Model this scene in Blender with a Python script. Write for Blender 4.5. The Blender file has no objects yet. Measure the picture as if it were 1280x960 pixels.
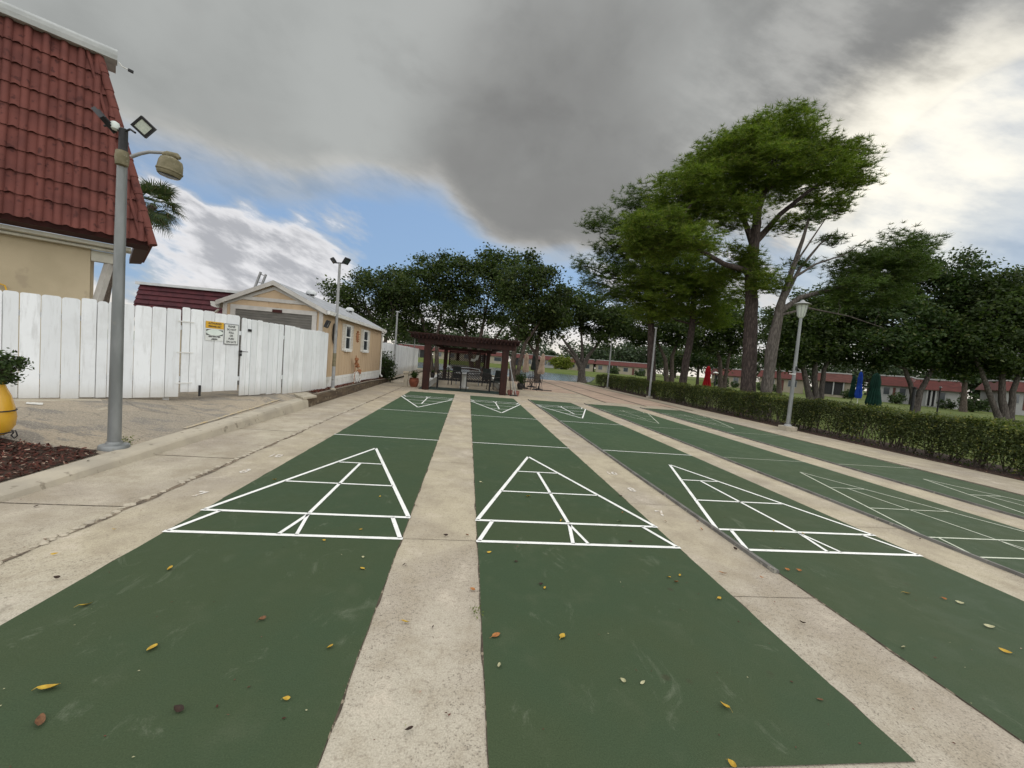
import bpy, math, random
import numpy as np
from mathutils import Vector, Matrix

random.seed(7)
RNG = np.random.default_rng(7)
SC = bpy.context.scene
COL = SC.collection
PI = math.pi

# ------------------------------------------------------------------ camera
F = 508.48                      # focal length in pixels of a 1280 wide frame
PITCH, ROLL, YAW = -0.0550, 0.0819, 0.1114
CAM = Vector((-0.197, -3.410, 1.5675))
_fw = Vector((math.sin(YAW)*math.cos(PITCH), math.cos(YAW)*math.cos(PITCH), math.sin(PITCH)))
_r0 = Vector((math.cos(YAW), -math.sin(YAW), 0))
_u0 = _r0.cross(_fw)
_rt = math.cos(ROLL)*_r0 + math.sin(ROLL)*_u0
_up = -math.sin(ROLL)*_r0 + math.cos(ROLL)*_u0


def ray(px, py):
    return _fw + _rt*((px-640)/F) + _up*((480-py)/F)


def G(px, py, z=0.0):
    """point of the horizontal plane z seen at a place of the survey photo"""
    d = ray(px, py)
    return CAM + d*((z-CAM.z)/d.z)


def at(px, py, D):
    return CAM + ray(px, py)*D


def onplane(px, py, P0, n):
    d = ray(px, py)
    n = Vector(n)
    return CAM + d*((Vector(P0)-CAM).dot(n)/d.dot(n))


def S(r, g, b):
    def c(x):
        x /= 255
        return x/12.92 if x <= .04045 else ((x+.055)/1.055)**2.4
    return (c(r), c(g), c(b), 1)


cd = bpy.data.cameras.new('camera')
cam = bpy.data.objects.new('camera', cd)
COL.objects.link(cam)
cd.sensor_width = 36
cd.lens = F/1280*36
cd.clip_start = .05
cd.clip_end = 3000
M = Matrix((( _rt.x, _up.x, -_fw.x, CAM.x), (_rt.y, _up.y, -_fw.y, CAM.y), (_rt.z, _up.z, -_fw.z, CAM.z), (0, 0, 0, 1)))
cam.matrix_world = M
SC.camera = cam

# ------------------------------------------------------------------ object helpers
WM = {}


def tag(o, label=None, cat=None, group=None, kind=None):
    if label: o['label'] = label
    if cat: o['category'] = cat
    if group: o['group'] = group
    if kind: o['kind'] = kind
    return o


def thing(name, label, cat, loc=(0, 0, 0), rz=0, group=None):
    o = bpy.data.objects.new(name, None)
    COL.objects.link(o)
    o.location = loc
    o.rotation_euler = (0, 0, rz)
    o.empty_display_size = .2
    WM[o.name] = Matrix.Translation(Vector(loc)) @ Matrix.Rotation(rz, 4, 'Z')
    return tag(o, label, cat, group)


def link(name, me, mats, parent=None, org=None):
    """one mesh object; its vertices are given in world coordinates"""
    o = bpy.data.objects.new(name, me)
    COL.objects.link(o)
    for m in (mats if isinstance(mats, (list, tuple)) else [mats]):
        me.materials.append(m)
    if parent:
        o.parent = parent
        W = WM[parent.name]
        me.transform(W.inverted())
        WM[o.name] = W
    else:
        org = Vector(org) if org is not None else Vector((0, 0, 0))
        o.location = org
        me.transform(Matrix.Translation(-org))
        WM[o.name] = Matrix.Translation(org)
    return o


def children(o):
    return [c for c in bpy.data.objects if c.parent == o]


def copy_tree(o, loc=None, rz=None, label=None, parent=None, scale=None, kids=None):
    c = o.copy()
    COL.objects.link(c)
    if parent: c.parent = parent
    if loc is not None: c.location = loc
    if rz is not None: c.rotation_euler = (0, 0, rz)
    if scale is not None: c.scale = (scale,)*3 if not isinstance(scale, tuple) else scale
    if label: c['label'] = label
    for ch in children(o):
        copy_tree(ch, parent=c)
    return c


class MB:
    def __init__(s):
        s.v = []; s.f = []; s.mi = []

    def add(s, vs, fs, mi=0):
        b = len(s.v)
        s.v += [tuple(v) for v in vs]
        s.f += [tuple(i+b for i in f) for f in fs]
        s.mi += [mi]*len(fs)
        return s

    def hexa(s, p, mi=0):           # 8 points: bottom 0-3, top 4-7
        return s.add(p, [(3, 2, 1, 0), (4, 5, 6, 7), (0, 1, 5, 4), (1, 2, 6, 5), (2, 3, 7, 6), (3, 0, 4, 7)], mi)

    def box(s, c, sz, rz=0, mi=0, Mx=None):
        R = Mx if Mx is not None else Matrix.Rotation(rz, 3, 'Z')
        c = Vector(c); a, b, d = [x/2 for x in sz]
        P = [(-a, -b, -d), (a, -b, -d), (a, b, -d), (-a, b, -d), (-a, -b, d), (a, -b, d), (a, b, d), (-a, b, d)]
        return s.hexa([c + R @ Vector(p) for p in P], mi)

    def bx(s, x0, x1, y0, y1, z0, z1, mi=0):
        return s.box(((x0+x1)/2, (y0+y1)/2, (z0+z1)/2), (x1-x0, y1-y0, z1-z0), mi=mi)

    def bar(s, p, q, w, h=None, mi=0):
        p, q = Vector(p), Vector(q); h = h or w
        d = (q-p).normalized()
        a = Vector((0, 0, 1)) if abs(d.z) < .95 else Vector((0, 1, 0))
        x = d.cross(a).normalized()*w/2; y = x.cross(d).normalized()*h/2
        return s.hexa([p-x-y, p+x-y, q+x-y, q-x-y, p-x+y, p+x+y, q+x+y, q-x+y], mi)

    def tube(s, pts, rs, n=8, mi=0, cap=True):
        pts = [Vector(p) for p in pts]
        if not isinstance(rs, (list, tuple)): rs = [rs]*len(pts)
        vs = []; fs = []
        prev = None
        for i, p in enumerate(pts):
            d = (pts[min(i+1, len(pts)-1)]-pts[max(i-1, 0)])
            d = d.normalized() if d.length > 1e-9 else Vector((0, 0, 1))
            if prev is None:
                a = Vector((1, 0, 0)) if abs(d.x) < .9 else Vector((0, 1, 0))
                x = (a-d*a.dot(d)).normalized()
            else:
                x = (prev-d*prev.dot(d)).normalized()
            prev = x
            y = d.cross(x)
            for k in range(n):
                t = 2*PI*k/n
                vs.append(p+(x*math.cos(t)+y*math.sin(t))*rs[i])
        for i in range(len(pts)-1):
            for k in range(n):
                k2 = (k+1) % n
                fs.append((i*n+k, i*n+k2, (i+1)*n+k2, (i+1)*n+k))
        if cap:
            fs.append(tuple(range(n-1, -1, -1)))
            fs.append(tuple(range((len(pts)-1)*n, len(pts)*n)))
        return s.add(vs, fs, mi)

    def lathe(s, prof, c, n=24, mi=0, Mx=None):
        c = Vector(c); vs = []; fs = []
        for (r, z) in prof:
            for k in range(n):
                t = 2*PI*k/n
                v = Vector((r*math.cos(t), r*math.sin(t), z))
                if Mx is not None: v = Mx @ v
                vs.append(c+v)
        for i in range(len(prof)-1):
            for k in range(n):
                k2 = (k+1) % n
                fs.append((i*n+k, i*n+k2, (i+1)*n+k2, (i+1)*n+k))
        fs.append(tuple(range(n-1, -1, -1)))
        fs.append(tuple(range((len(prof)-1)*n, len(prof)*n)))
        return s.add(vs, fs, mi)

    def sheet(s, poly, z, mi=0):
        return s.add([(p[0], p[1], z if len(p) < 3 else p[2]) for p in poly], [tuple(range(len(poly)))], mi)

    def prism(s, poly, z0, z1, mi=0):
        n = len(poly)
        vs = [(p[0], p[1], z0) for p in poly]+[(p[0], p[1], z1) for p in poly]
        fs = [tuple(range(n-1, -1, -1)), tuple(range(n, 2*n))]+[(i, (i+1) % n, n+(i+1) % n, n+i) for i in range(n)]
        return s.add(vs, fs, mi)

    def build(s, name, mats, parent=None, smooth=False, org=None, bevel=0):
        me = bpy.data.meshes.new(name)
        me.from_pydata(s.v, [], s.f)
        me.polygons.foreach_set('material_index', s.mi)
        if smooth:
            me.polygons.foreach_set('use_smooth', [True]*len(s.f))
            try:
                me.set_sharp_from_angle(angle=math.radians(38))
            except Exception:
                pass
        me.update()
        o = link(name, me, mats, parent, org)
        if bevel:
            b = o.modifiers.new('bevel', 'BEVEL'); b.width = bevel; b.segments = 2; b.limit_method = 'ANGLE'
        return o


def np_obj(name, V, mats, parent=None, org=None, mi=None, smooth=False):
    """mesh of N separate faces, V of shape (N, k, 3) in world coordinates"""
    V = np.asarray(V, np.float32)
    N, k, _ = V.shape
    me = bpy.data.meshes.new(name)
    me.vertices.add(N*k)
    me.vertices.foreach_set('co', V.reshape(-1))
    me.loops.add(N*k)
    me.loops.foreach_set('vertex_index', np.arange(N*k, dtype=np.int32))
    me.polygons.add(N)
    me.polygons.foreach_set('loop_start', np.arange(0, N*k, k, dtype=np.int32))
    if mi is not None: me.polygons.foreach_set('material_index', np.asarray(mi, np.int32))
    me.update(calc_edges=True)
    return link(name, me, mats, parent, org)


def text_mesh(name, txt, size, mat, parent, loc, xdir, ydir, align='CENTER', bold=0.0, sx=1.0):
    cu = bpy.data.curves.new(name, 'FONT')
    cu.body = txt; cu.size = size; cu.align_x = align; cu.align_y = 'CENTER'
    cu.offset = bold; cu.resolution_u = 3
    t = bpy.data.objects.new(name, cu)
    COL.objects.link(t)
    dg = bpy.context.evaluated_depsgraph_get()
    me = bpy.data.meshes.new_from_object(t.evaluated_get(dg))
    bpy.data.objects.remove(t); bpy.data.curves.remove(cu)
    x = Vector(xdir).normalized(); y = Vector(ydir).normalized(); z = x.cross(y)
    l = Vector(loc)
    me.transform(Matrix(((x.x*sx, y.x, z.x, l.x), (x.y*sx, y.y, z.y, l.y), (x.z*sx, y.z, z.z, l.z), (0, 0, 0, 1))))
    me.materials.clear()
    return link(name, me, mat, parent)


# ------------------------------------------------------------------ materials
class NT:
    def __init__(s, tree):
        s.t = tree; s.n = tree.nodes; s.l = tree.links

    def put(s, sock, v):
        if v is None: return
        if isinstance(v, bpy.types.NodeSocket): s.l.new(v, sock)
        else: sock.default_value = v

    def m(s, op, a, b=None, c=None, clamp=False):
        n = s.n.new('ShaderNodeMath'); n.operation = op; n.use_clamp = clamp
        s.put(n.inputs[0], a); s.put(n.inputs[1], b); s.put(n.inputs[2], c)
        return n.outputs[0]

    def vm(s, op, a, b=None, scale=None):
        n = s.n.new('ShaderNodeVectorMath'); n.operation = op
        s.put(n.inputs[0], a); s.put(n.inputs[1], b)
        if scale is not None: s.put(n.inputs['Scale'], scale)
        return n.outputs['Value'] if op in ('DOT_PRODUCT', 'LENGTH') else n.outputs[0]

    def ss(s, x, a, b, o0=0.0, o1=1.0, kind='SMOOTHSTEP'):
        n = s.n.new('ShaderNodeMapRange'); n.interpolation_type = kind; n.clamp = True
        if a > b: a, b, o0, o1 = b, a, o1, o0
        s.put(n.inputs[0], x); s.put(n.inputs[1], a); s.put(n.inputs[2], b); s.put(n.inputs[3], o0); s.put(n.inputs[4], o1)
        return n.outputs[0]

    def mix(s, f, a, b, blend='MIX'):
        n = s.n.new('ShaderNodeMix'); n.data_type = 'RGBA'; n.blend_type = blend
        s.put(n.inputs[0], f); s.put(n.inputs[6], a); s.put(n.inputs[7], b)
        return n.outputs[2]

    def noise(s, vec, scale, detail=6, rough=.55, dist=0.0):
        n = s.n.new('ShaderNodeTexNoise')
        s.put(n.inputs['Vector'], vec); n.inputs['Scale'].default_value = scale
        n.inputs['Detail'].default_value = detail; n.inputs['Roughness'].default_value = rough
        n.inputs['Distortion'].default_value = dist
        return n.outputs[0]

    def voro(s, vec, scale, feature='F1'):
        n = s.n.new('ShaderNodeTexVoronoi'); n.feature = feature
        s.put(n.inputs['Vector'], vec); n.inputs['Scale'].default_value = scale
        return n.outputs['Distance']

    def pos(s, stretch=(1, 1, 1)):
        g = s.n.new('ShaderNodeNewGeometry')
        return s.vm('MULTIPLY', g.outputs['Position'], stretch)

    def island(s):
        return s.n.new('ShaderNodeNewGeometry').outputs['Random Per Island']

    def sep(s, v):
        n = s.n.new('ShaderNodeSeparateXYZ'); s.put(n.inputs[0], v)
        return n.outputs

    def comb(s, x, y, z):
        n = s.n.new('ShaderNodeCombineXYZ')
        s.put(n.inputs[0], x); s.put(n.inputs[1], y); s.put(n.inputs[2], z)
        return n.outputs[0]

    def bump(s, h, strength, dist=.02):
        n = s.n.new('ShaderNodeBump'); n.inputs['Strength'].default_value = strength; n.inputs['Distance'].default_value = dist
        s.put(n.inputs['Height'], h)
        return n.outputs[0]


def newmat(name):
    m = bpy.data.materials.new(name); m.use_nodes = True
    k = NT(m.node_tree)
    return m, k, m.node_tree.nodes['Principled BSDF']


def pm(name, c1, c2=None, scale=4, rough=.7, bump=0, bscale=None, detail=6, stretch=(1, 1, 1), spec=.2, metal=0,
       c3=None, s3=30, t3=.62, isl=0, lo=.35, hi=.65, bdist=.01):
    m, k, b = newmat(name)
    P = k.pos(stretch)
    n = k.noise(P, scale, detail)
    c = k.mix(k.ss(n, lo, hi), c1, c2 or tuple(x*.8 for x in c1[:3])+(1,))
    if c3:
        c = k.mix(k.ss(k.noise(k.pos(), s3, 5), t3, t3+.08), c, c3)
    if isl:
        v = k.ss(k.island(), 0, 1, 1-isl, 1+isl, 'LINEAR')
        c = k.mix(1.0, c, k.comb(v, v, v), 'MULTIPLY')
    k.put(b.inputs['Base Color'], c)
    b.inputs['Roughness'].default_value = rough
    b.inputs['Metallic'].default_value = metal
    b.inputs['Specular IOR Level'].default_value = spec
    if bump:
        k.put(b.inputs['Normal'], k.bump(k.noise(P, bscale or scale*6, 8), bump, bdist))
    return m


def leafmat(name, ca, cb, cc=None, trans=.25, rough=.55):
    """leaf surfaces: every leaf its own tone, some light through it"""
    m, k, b = newmat(name)
    r = k.island()
    c = k.mix(r, ca, cb)
    if cc: c = k.mix(k.ss(r, .86, .97), c, cc)
    P = k.pos()
    n = k.noise(P, .6, 3)
    v = k.ss(n, .3, .7, .7, 1.25)
    c = k.mix(1.0, c, k.comb(v, v, v), 'MULTIPLY')
    k.put(b.inputs['Base Color'], c)
    b.inputs['Roughness'].default_value = rough
    b.inputs['Specular IOR Level'].default_value = .2
    t = k.n.new('ShaderNodeBsdfTranslucent')
    k.put(t.inputs[0], k.mix(1.0, c, (1.1, 1.3, .5, 1), 'MULTIPLY'))
    mx = k.n.new('ShaderNodeMixShader'); mx.inputs[0].default_value = trans
    k.l.new(b.outputs[0], mx.inputs[1]); k.l.new(t.outputs[0], mx.inputs[2])
    k.l.new(mx.outputs[0], k.n['Material Output'].inputs[0])
    return m


def concrete_mat():
    m, k, b = newmat('weathered_concrete')
    P = k.pos(); x, y, z = k.sep(P)
    big = k.noise(P, .55, 6, .6)
    mid = k.noise(P, 2.6, 8, .65)
    fine = k.noise(P, 38, 6, .7)
    grain = k.noise(P, 120, 4, .75)
    warm = (.43, .378, .27, 1); pale = (.44, .395, .30, 1); grey = (.355, .31, .245, 1); pink = (.425, .352, .252, 1)
    side = k.ss(x, -3.25, -2.9)                      # the walk beside the kerb is greyer
    far = k.ss(y, 3, 13)
    base = k.mix(k.m('MULTIPLY', far, .65), k.mix(side, pale, warm), pink)
    base = k.mix(k.m('MULTIPLY', side, k.ss(k.m('ADD', y, k.m('MULTIPLY', mid, 1.2)), .5, -.6)), base, (.45, .41, .325, 1))
    c = k.mix(k.ss(big, .38, .66), base, grey)
    c = k.mix(k.m('MULTIPLY', k.ss(mid, .44, .66), .7), c, (.30, .255, .185, 1))
    c = k.mix(k.m('MULTIPLY', k.ss(mid, .46, .3), .5), c, (.56, .49, .39, 1))
    # exposed aggregate where the skin has worn away
    worn = k.ss(k.m('ADD', k.noise(P, 1.1, 5), k.m('MULTIPLY', k.ss(y, .6, -1.4), .17)), .56, .63)
    speck = k.ss(k.voro(P, 85), .46, .20)
    speck = k.m('MULTIPLY', speck, k.ss(fine, .42, .6))
    c = k.mix(k.m('MULTIPLY', k.m('MULTIPLY', speck, worn), .8), c, (.13, .115, .09, 1))
    c = k.mix(k.m('MULTIPLY', k.ss(fine, .50, .68), .5), c, (.2, .165, .125, 1))
    stain = k.ss(k.noise(k.pos((1, .35, 1)), 3.3, 7, .7), .60, .74)
    c = k.mix(k.m('MULTIPLY', stain, .6), c, (.17, .14, .105, 1))
    g = k.ss(grain, .25, .75, .62, 1.32, 'LINEAR')
    c = k.mix(1.0, c, k.comb(g, g, g), 'MULTIPLY')
    k.put(b.inputs['Base Color'], c)
    b.inputs['Roughness'].default_value = .88
    b.inputs['Specular IOR Level'].default_value = .2
    h = k.m('ADD', k.m('MULTIPLY', fine, .5), k.m('ADD', k.m('MULTIPLY', grain, .35), k.m('MULTIPLY', mid, .6)))
    k.put(b.inputs['Normal'], k.bump(h, .45, .012))
    return m


def court_mat():
    m, k, b = newmat('green_court_paint')
    P = k.pos(); x, y, z = k.sep(P)
    big = k.noise(P, .7, 5, .6)
    mid = k.noise(P, 3.2, 7, .65)
    fine = k.noise(P, 60, 5, .7)
    grain = k.noise(P, 150, 4, .7)
    base = k.mix(k.ss(y, 0, 8), (.049, .069, .034, 1), (.054, .087, .045, 1))
    c = k.mix(k.m('MULTIPLY', k.ss(big, .40, .62), .5), base, (.040, .068, .037, 1))
    c = k.mix(k.m('MULTIPLY', k.ss(mid, .5, .75), .5), c, (.072, .090, .052, 1))
    st = k.noise(k.vm('ADD', k.pos((1.4, .5, 1)), k.vm('SCALE', P, None, .6)), 2.2, 8, .75, .8)
    c = k.mix(k.m('MULTIPLY', k.ss(st, .57, .74), .6), c, (.135, .155, .105, 1))
    sc = k.m('MULTIPLY', k.ss(k.noise(k.pos((3, 1, 1)), 9, 7, .8, 1.2), .66, .74), k.ss(k.noise(P, .9, 2), .5, .6))
    c = k.mix(k.m('MULTIPLY', sc, .75), c, (.26, .29, .21, 1))
    spot = k.m('MULTIPLY', k.ss(k.voro(P, 3.1), .10, .03), k.ss(k.noise(P, 1.7, 2), .5, .62))
    c = k.mix(k.m('MULTIPLY', spot, .45), c, (.045, .035, .022, 1))
    g = k.ss(grain, .25, .75, .74, 1.24, 'LINEAR')
    c = k.mix(1.0, c, k.comb(g, g, g), 'MULTIPLY')
    k.put(b.inputs['Base Color'], c)
    k.put(b.inputs['Roughness'], k.ss(mid, .3, .7, .62, .82))
    b.inputs['Specular IOR Level'].default_value = .12
    k.put(b.inputs['Normal'], k.bump(k.m('ADD', k.m('MULTIPLY', fine, .6), k.m('ADD', grain, mid)), .22, .008))
    return m


def worn_paint(name, col, under, amount=.5, scale=30):
    m, k, b = newmat(name)
    P = k.pos()
    n = k.noise(P, scale, 7, .7)
    c = k.mix(k.ss(n, amount-.06, amount+.06), under, col)
    c = k.mix(k.m('MULTIPLY', k.ss(k.noise(P, 5, 5), .45, .7), .25), c, under)
    k.put(b.inputs['Base Color'], c); b.inputs['Roughness'].default_value = .6
    return m


def grass_mat():
    m, k, b = newmat('lawn_grass')
    P = k.pos()
    n = k.noise(P, .25, 5); f = k.noise(P, 14, 6, .7); g = k.noise(P, 2.2, 5)
    c = k.mix(k.ss(n, .35, .65), (.075, .105, .022, 1), (.105, .125, .035, 1))
    c = k.mix(k.m('MULTIPLY', k.ss(g, .45, .7), .6), c, (.055, .085, .02, 1))
    c = k.mix(k.m('MULTIPLY', k.ss(f, .45, .75), .5), c, (.14, .15, .05, 1))
    k.put(b.inputs['Base Color'], c); b.inputs['Roughness'].default_value = .9
    b.inputs['Specular IOR Level'].default_value = .1
    k.put(b.inputs['Normal'], k.bump(f, .9, .06))
    return m


def asphalt_mat():
    m, k, b = newmat('old_driveway')
    P = k.pos(); x, y, z = k.sep(P)
    big = k.noise(P, .5, 5, .6); mid = k.noise(k.pos((1, 2.0, 1)), 1.6, 6, .65); f = k.noise(P, 38, 5, .8)
    vor = k.voro(P, 42)
    c = k.mix(k.ss(big, .4, .62), (.36, .305, .225, 1), (.285, .25, .195, 1))
    c = k.mix(k.m('MULTIPLY', k.ss(mid, .50, .60), .85), c, (.20, .185, .16, 1))
    c = k.mix(k.m('MULTIPLY', k.ss(vor, .42, .12), .8), c, (.46, .40, .31, 1))
    c = k.mix(k.m('MULTIPLY', k.ss(f, .50, .66), .8), c, (.13, .11, .085, 1))
    crack = k.ss(k.voro(k.vm('ADD', P, k.vm('SCALE', k.comb(mid, big, 0), None, .5)), .9, 'DISTANCE_TO_EDGE'), .014, .004)
    c = k.mix(k.m('MULTIPLY', crack, .28), c, (.05, .045, .04, 1))
    k.put(b.inputs['Base Color'], c); b.inputs['Roughness'].default_value = .9
    b.inputs['Specular IOR Level'].default_value = .2
    k.put(b.inputs['Normal'], k.bump(k.m('ADD', f, vor), .6, .012))
    return m


def water_mat():
    m, k, b = newmat('lake_water')
    b.inputs['Base Color'].default_value = (.09, .11, .12, 1)
    b.inputs['Roughness'].default_value = .14
    b.inputs['IOR'].default_value = 1.33
    b.inputs['Specular IOR Level'].default_value = .9
    k.put(b.inputs['Normal'], k.bump(k.noise(k.pos((1, .5, 1)), 2.2, 5), .32, .14))
    return m


def bark_mat(name, c1, c2):
    m, k, b = newmat(name)
    P = k.pos((6, 6, 1.6))
    n = k.noise(P, 2.4, 7, .65); v = k.voro(P, 2.6)
    c = k.mix(k.ss(n, .35, .65), c1, c2)
    c = k.mix(k.m('MULTIPLY', k.ss(v, .42, .6), .6), c, tuple(x*.35 for x in c1[:3])+(1,))
    k.put(b.inputs['Base Color'], c); b.inputs['Roughness'].default_value = .95
    b.inputs['Specular IOR Level'].default_value = .1
    k.put(b.inputs['Normal'], k.bump(k.m('ADD', n, v), .9, .03))
    return m


def glass_mat(name, c, rough=.08):
    m, k, b = newmat(name)
    b.inputs['Base Color'].default_value = c; b.inputs['Roughness'].default_value = rough
    b.inputs['Specular IOR Level'].default_value = .8
    return m


def fence_mat(name='white_painted_boards', tone=1.0):
    m, k, b = newmat(name)
    P = k.pos((1, 1, .12)); Q = k.pos()
    z = k.sep(Q)[2]
    n = k.noise(P, 16, 7, .65); n2 = k.noise(Q, 1.3, 6, .65)
    v = k.island()
    c = k.mix(v, (.66*tone, .685*tone, .69*tone, 1), (.78*tone, .805*tone, .81*tone, 1))
    c = k.mix(k.m('MULTIPLY', k.ss(n, .50, .68), .6), c, (.54*tone, .55*tone, .54*tone, 1))
    c = k.mix(k.m('MULTIPLY', k.ss(n2, .46, .66), .5), c, (.58*tone, .595*tone, .59*tone, 1))
    dirt = k.m('MULTIPLY', k.ss(k.m('ADD', z, k.m('MULTIPLY', n2, .55)), .95, .55), .75)
    c = k.mix(dirt, c, (.44, .42, .37, 1))
    k.put(b.inputs['Base Color'], c); b.inputs['Roughness'].default_value = .6
    k.put(b.inputs['Normal'], k.bump(n, .35, .01))
    return m


M_ = {}
def mats():
    D = M_
    D['concrete'] = concrete_mat(); D['court'] = court_mat(); D['grass'] = grass_mat(); D['asphalt'] = asphalt_mat(); D['water'] = water_mat()
    D['line'] = worn_paint('white_line_paint', (.80, .80, .76, 1), (.30, .33, .26, 1), .345, 34)
    D['line_old'] = worn_paint('faded_line_paint', (.50, .53, .42, 1), (.12, .16, .10, 1), .38, 30)
    D['number'] = worn_paint('worn_number_paint', (.66, .63, .57, 1), (.45, .375, .28, 1), .50, 24)
    D['fence'] = fence_mat(); D['fence_shade'] = fence_mat('shaded_white_boards', .9)  # second copy is darker: shade on the facing fence run put into its colour
    D['tile'] = pm('terracotta_roof_tile', (.150, .053, .042, 1), (.110, .040, .033, 1), 2.2, .75, .25, 40, c3=(.075, .028, .024, 1), s3=7, t3=.58, spec=.12)
    D['tile_dark'] = pm('maroon_roof_tile', (.085, .022, .026, 1), (.055, .016, .020, 1), 3, .7, .2, 40)
    D['stucco'] = pm('tan_stucco', (.46, .385, .26, 1), (.41, .345, .23, 1), 1.5, .9, .35, 90, c3=(.36, .30, .205, 1), s3=2, t3=.62)
    D['gutter'] = pm('grey_white_gutter', (.55, .57, .57, 1), (.46, .48, .48, 1), 3, .45, 0)
    D['white'] = pm('white_painted_trim', (.72, .72, .69, 1), (.62, .62, .58, 1), 4, .5, .15, 30, c3=(.45, .43, .38, 1), s3=6, t3=.66)
    D['soffit'] = pm('cream_soffit', (.56, .54, .45, 1), (.48, .46, .39, 1), 4, .6)
    D['dark_red'] = pm('dark_red_fascia', (.05, .014, .012, 1), (.035, .011, .01, 1), 4, .6)
    D['steel'] = pm('galvanised_pole', (.23, .24, .235, 1), (.165, .175, .17, 1), 5, .42, .1, 60, stretch=(1, 1, .3), metal=.35, c3=(.20, .20, .18, 1), s3=7, t3=.63)
    D['pole_white'] = pm('white_grey_pole', (.30, .305, .30, 1), (.24, .245, .24, 1), 5, .5, .1, 60, c3=(.18, .175, .15, 1), s3=8, t3=.64)
    D['alum'] = pm('dull_aluminium', (.42, .43, .43, 1), (.33, .34, .34, 1), 8, .4, 0, metal=.6)
    D['black'] = pm('black_metal', (.018, .018, .019, 1), (.03, .03, .03, 1), 8, .5, .1, 40)
    D['iron'] = pm('dark_wrought_iron', (.022, .021, .022, 1), (.04, .035, .032, 1), 12, .55, .2, 60)
    D['lens'] = pm('pale_lamp_glass', (.50, .54, .46, 1), (.42, .46, .40, 1), 40, .25)
    D['mossy'] = pm('mossy_lamp_housing', (.20, .175, .11, 1), (.135, .12, .07, 1), 9, .7, .2, 50, c3=(.28, .26, .20, 1), s3=22, t3=.6)
    D['siding'] = pm('tan_plywood_siding', (.50, .375, .245, 1), (.455, .34, .22, 1), 2.2, .75, .2, 50, stretch=(1, 1, .2), c3=(.42, .30, .18, 1), s3=3, t3=.63)
    D['shingle'] = pm('grey_roof_sheet', (.36, .37, .38, 1), (.27, .28, .29, 1), 3, .6, .3, 30)
    D['trim'] = pm('grey_white_trim', (.50, .48, .44, 1), (.43, .41, .375, 1), 4, .55, .1, 30)
    D['rolldoor'] = pm('grey_roller_door', (.20, .19, .17, 1), (.15, .145, .13, 1), 3, .5, .1, 30, stretch=(1, 1, 4))
    D['glass'] = glass_mat('dark_window_glass', (.035, .045, .05, 1))
    D['shutter'] = pm('off_white_shutter', (.60, .57, .50, 1), (.52, .49, .43, 1), 5, .6)
    D['timber'] = pm('weathered_timber_edge', (.115, .085, .055, 1), (.07, .052, .036, 1), 3, .9, .7, 30, stretch=(4, .5, 4), c3=(.19, .16, .11, 1), s3=7, t3=.58)
    D['mulch'] = leafmat('red_bark_mulch', (.050, .018, .013, 1), (.155, .055, .038, 1), (.42, .32, .24, 1), 0.0, .9)
    D['soil'] = pm('dark_soil', (.055, .035, .025, 1), (.035, .024, .018, 1), 8, .95, .8, 30)
    D['dirt'] = pm('dark_joint_dirt', (.10, .08, .058, 1), (.055, .045, .033, 1), 9, .95, .8, 40, c3=(.24, .20, .145, 1), s3=26, t3=.55)
    D['dirt_pale'] = pm('brown_joint_dirt', (.19, .15, .105, 1), (.10, .08, .06, 1), 9, .95, .8, 40, c3=(.30, .25, .185, 1), s3=26, t3=.55)
    D['kerb'] = pm('kerb_concrete', (.42, .375, .29, 1), (.34, .305, .24, 1), 2.5, .88, .5, 50, c3=(.24, .21, .16, 1), s3=8, t3=.61)
    D['rail'] = pm('grey_edge_rail', (.17, .165, .15, 1), (.11, .105, .095, 1), 6, .7, .3, 40, c3=(.26, .25, .21, 1), s3=12, t3=.6)
    D['pinkslab'] = pm('pinkish_concrete', (.43, .32, .235, 1), (.36, .265, .20, 1), .8, .88, .3, 40, c3=(.28, .21, .165, 1), s3=3, t3=.6)
    D['redwood'] = pm('redwood_stain', (.036, .0125, .0085, 1), (.022, .0085, .0065, 1), 3, .6, .35, 30, stretch=(3, 3, .6), c3=(.06, .028, .019, 1), s3=5, t3=.64)
    D['floor_dark'] = pm('dark_green_floor', (.035, .055, .043, 1), (.026, .042, .034, 1), 2, .6, .1, 40)
    D['marble'] = pm('white_table_top', (.70, .71, .70, 1), (.60, .61, .61, 1), 6, .3)
    D['whitewall'] = pm('white_low_wall', (.62, .62, .58, 1), (.50, .50, .47, 1), 3, .8, .2, 40)
    D['terracotta'] = pm('terracotta_pot', (.23, .075, .042, 1), (.165, .055, .034, 1), 6, .7, .2, 40)
    D['pinkpot'] = pm('dusty_pink_pot', (.30, .13, .10, 1), (.22, .10, .08, 1), 8, .8, .2, 40)
    D['yellowpot'] = pm('yellow_glazed_pot', (.60, .34, .03, 1), (.52, .28, .025, 1), 3, .25, .05, 30, spec=.5)
    D['beige_cloth'] = pm('beige_canvas', (.40, .31, .23, 1), (.32, .245, .185, 1), 5, .9, .3, 30)
    D['dark_cloth'] = pm('dark_canvas', (.022, .026, .024, 1), (.035, .04, .035, 1), 5, .9, .3, 30)
    D['red_cloth'] = pm('red_canvas', (.36, .012, .018, 1), (.26, .01, .014, 1), 3, .8, .3, 30)
    D['blue_cloth'] = pm('blue_canvas', (.015, .06, .33, 1), (.012, .045, .25, 1), 3, .8, .3, 30)
    D['green_cloth'] = pm('dark_green_canvas', (.010, .045, .030, 1), (.008, .032, .022, 1), 3, .8, .3, 30)
    D['sign_white'] = pm('white_sign_face', (.66, .68, .65, 1), (.58, .60, .57, 1), 5, .4)
    D['sign_yellow'] = pm('yellow_sign_face', (.62, .36, .035, 1), (.54, .31, .03, 1), 6, .4)
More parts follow.
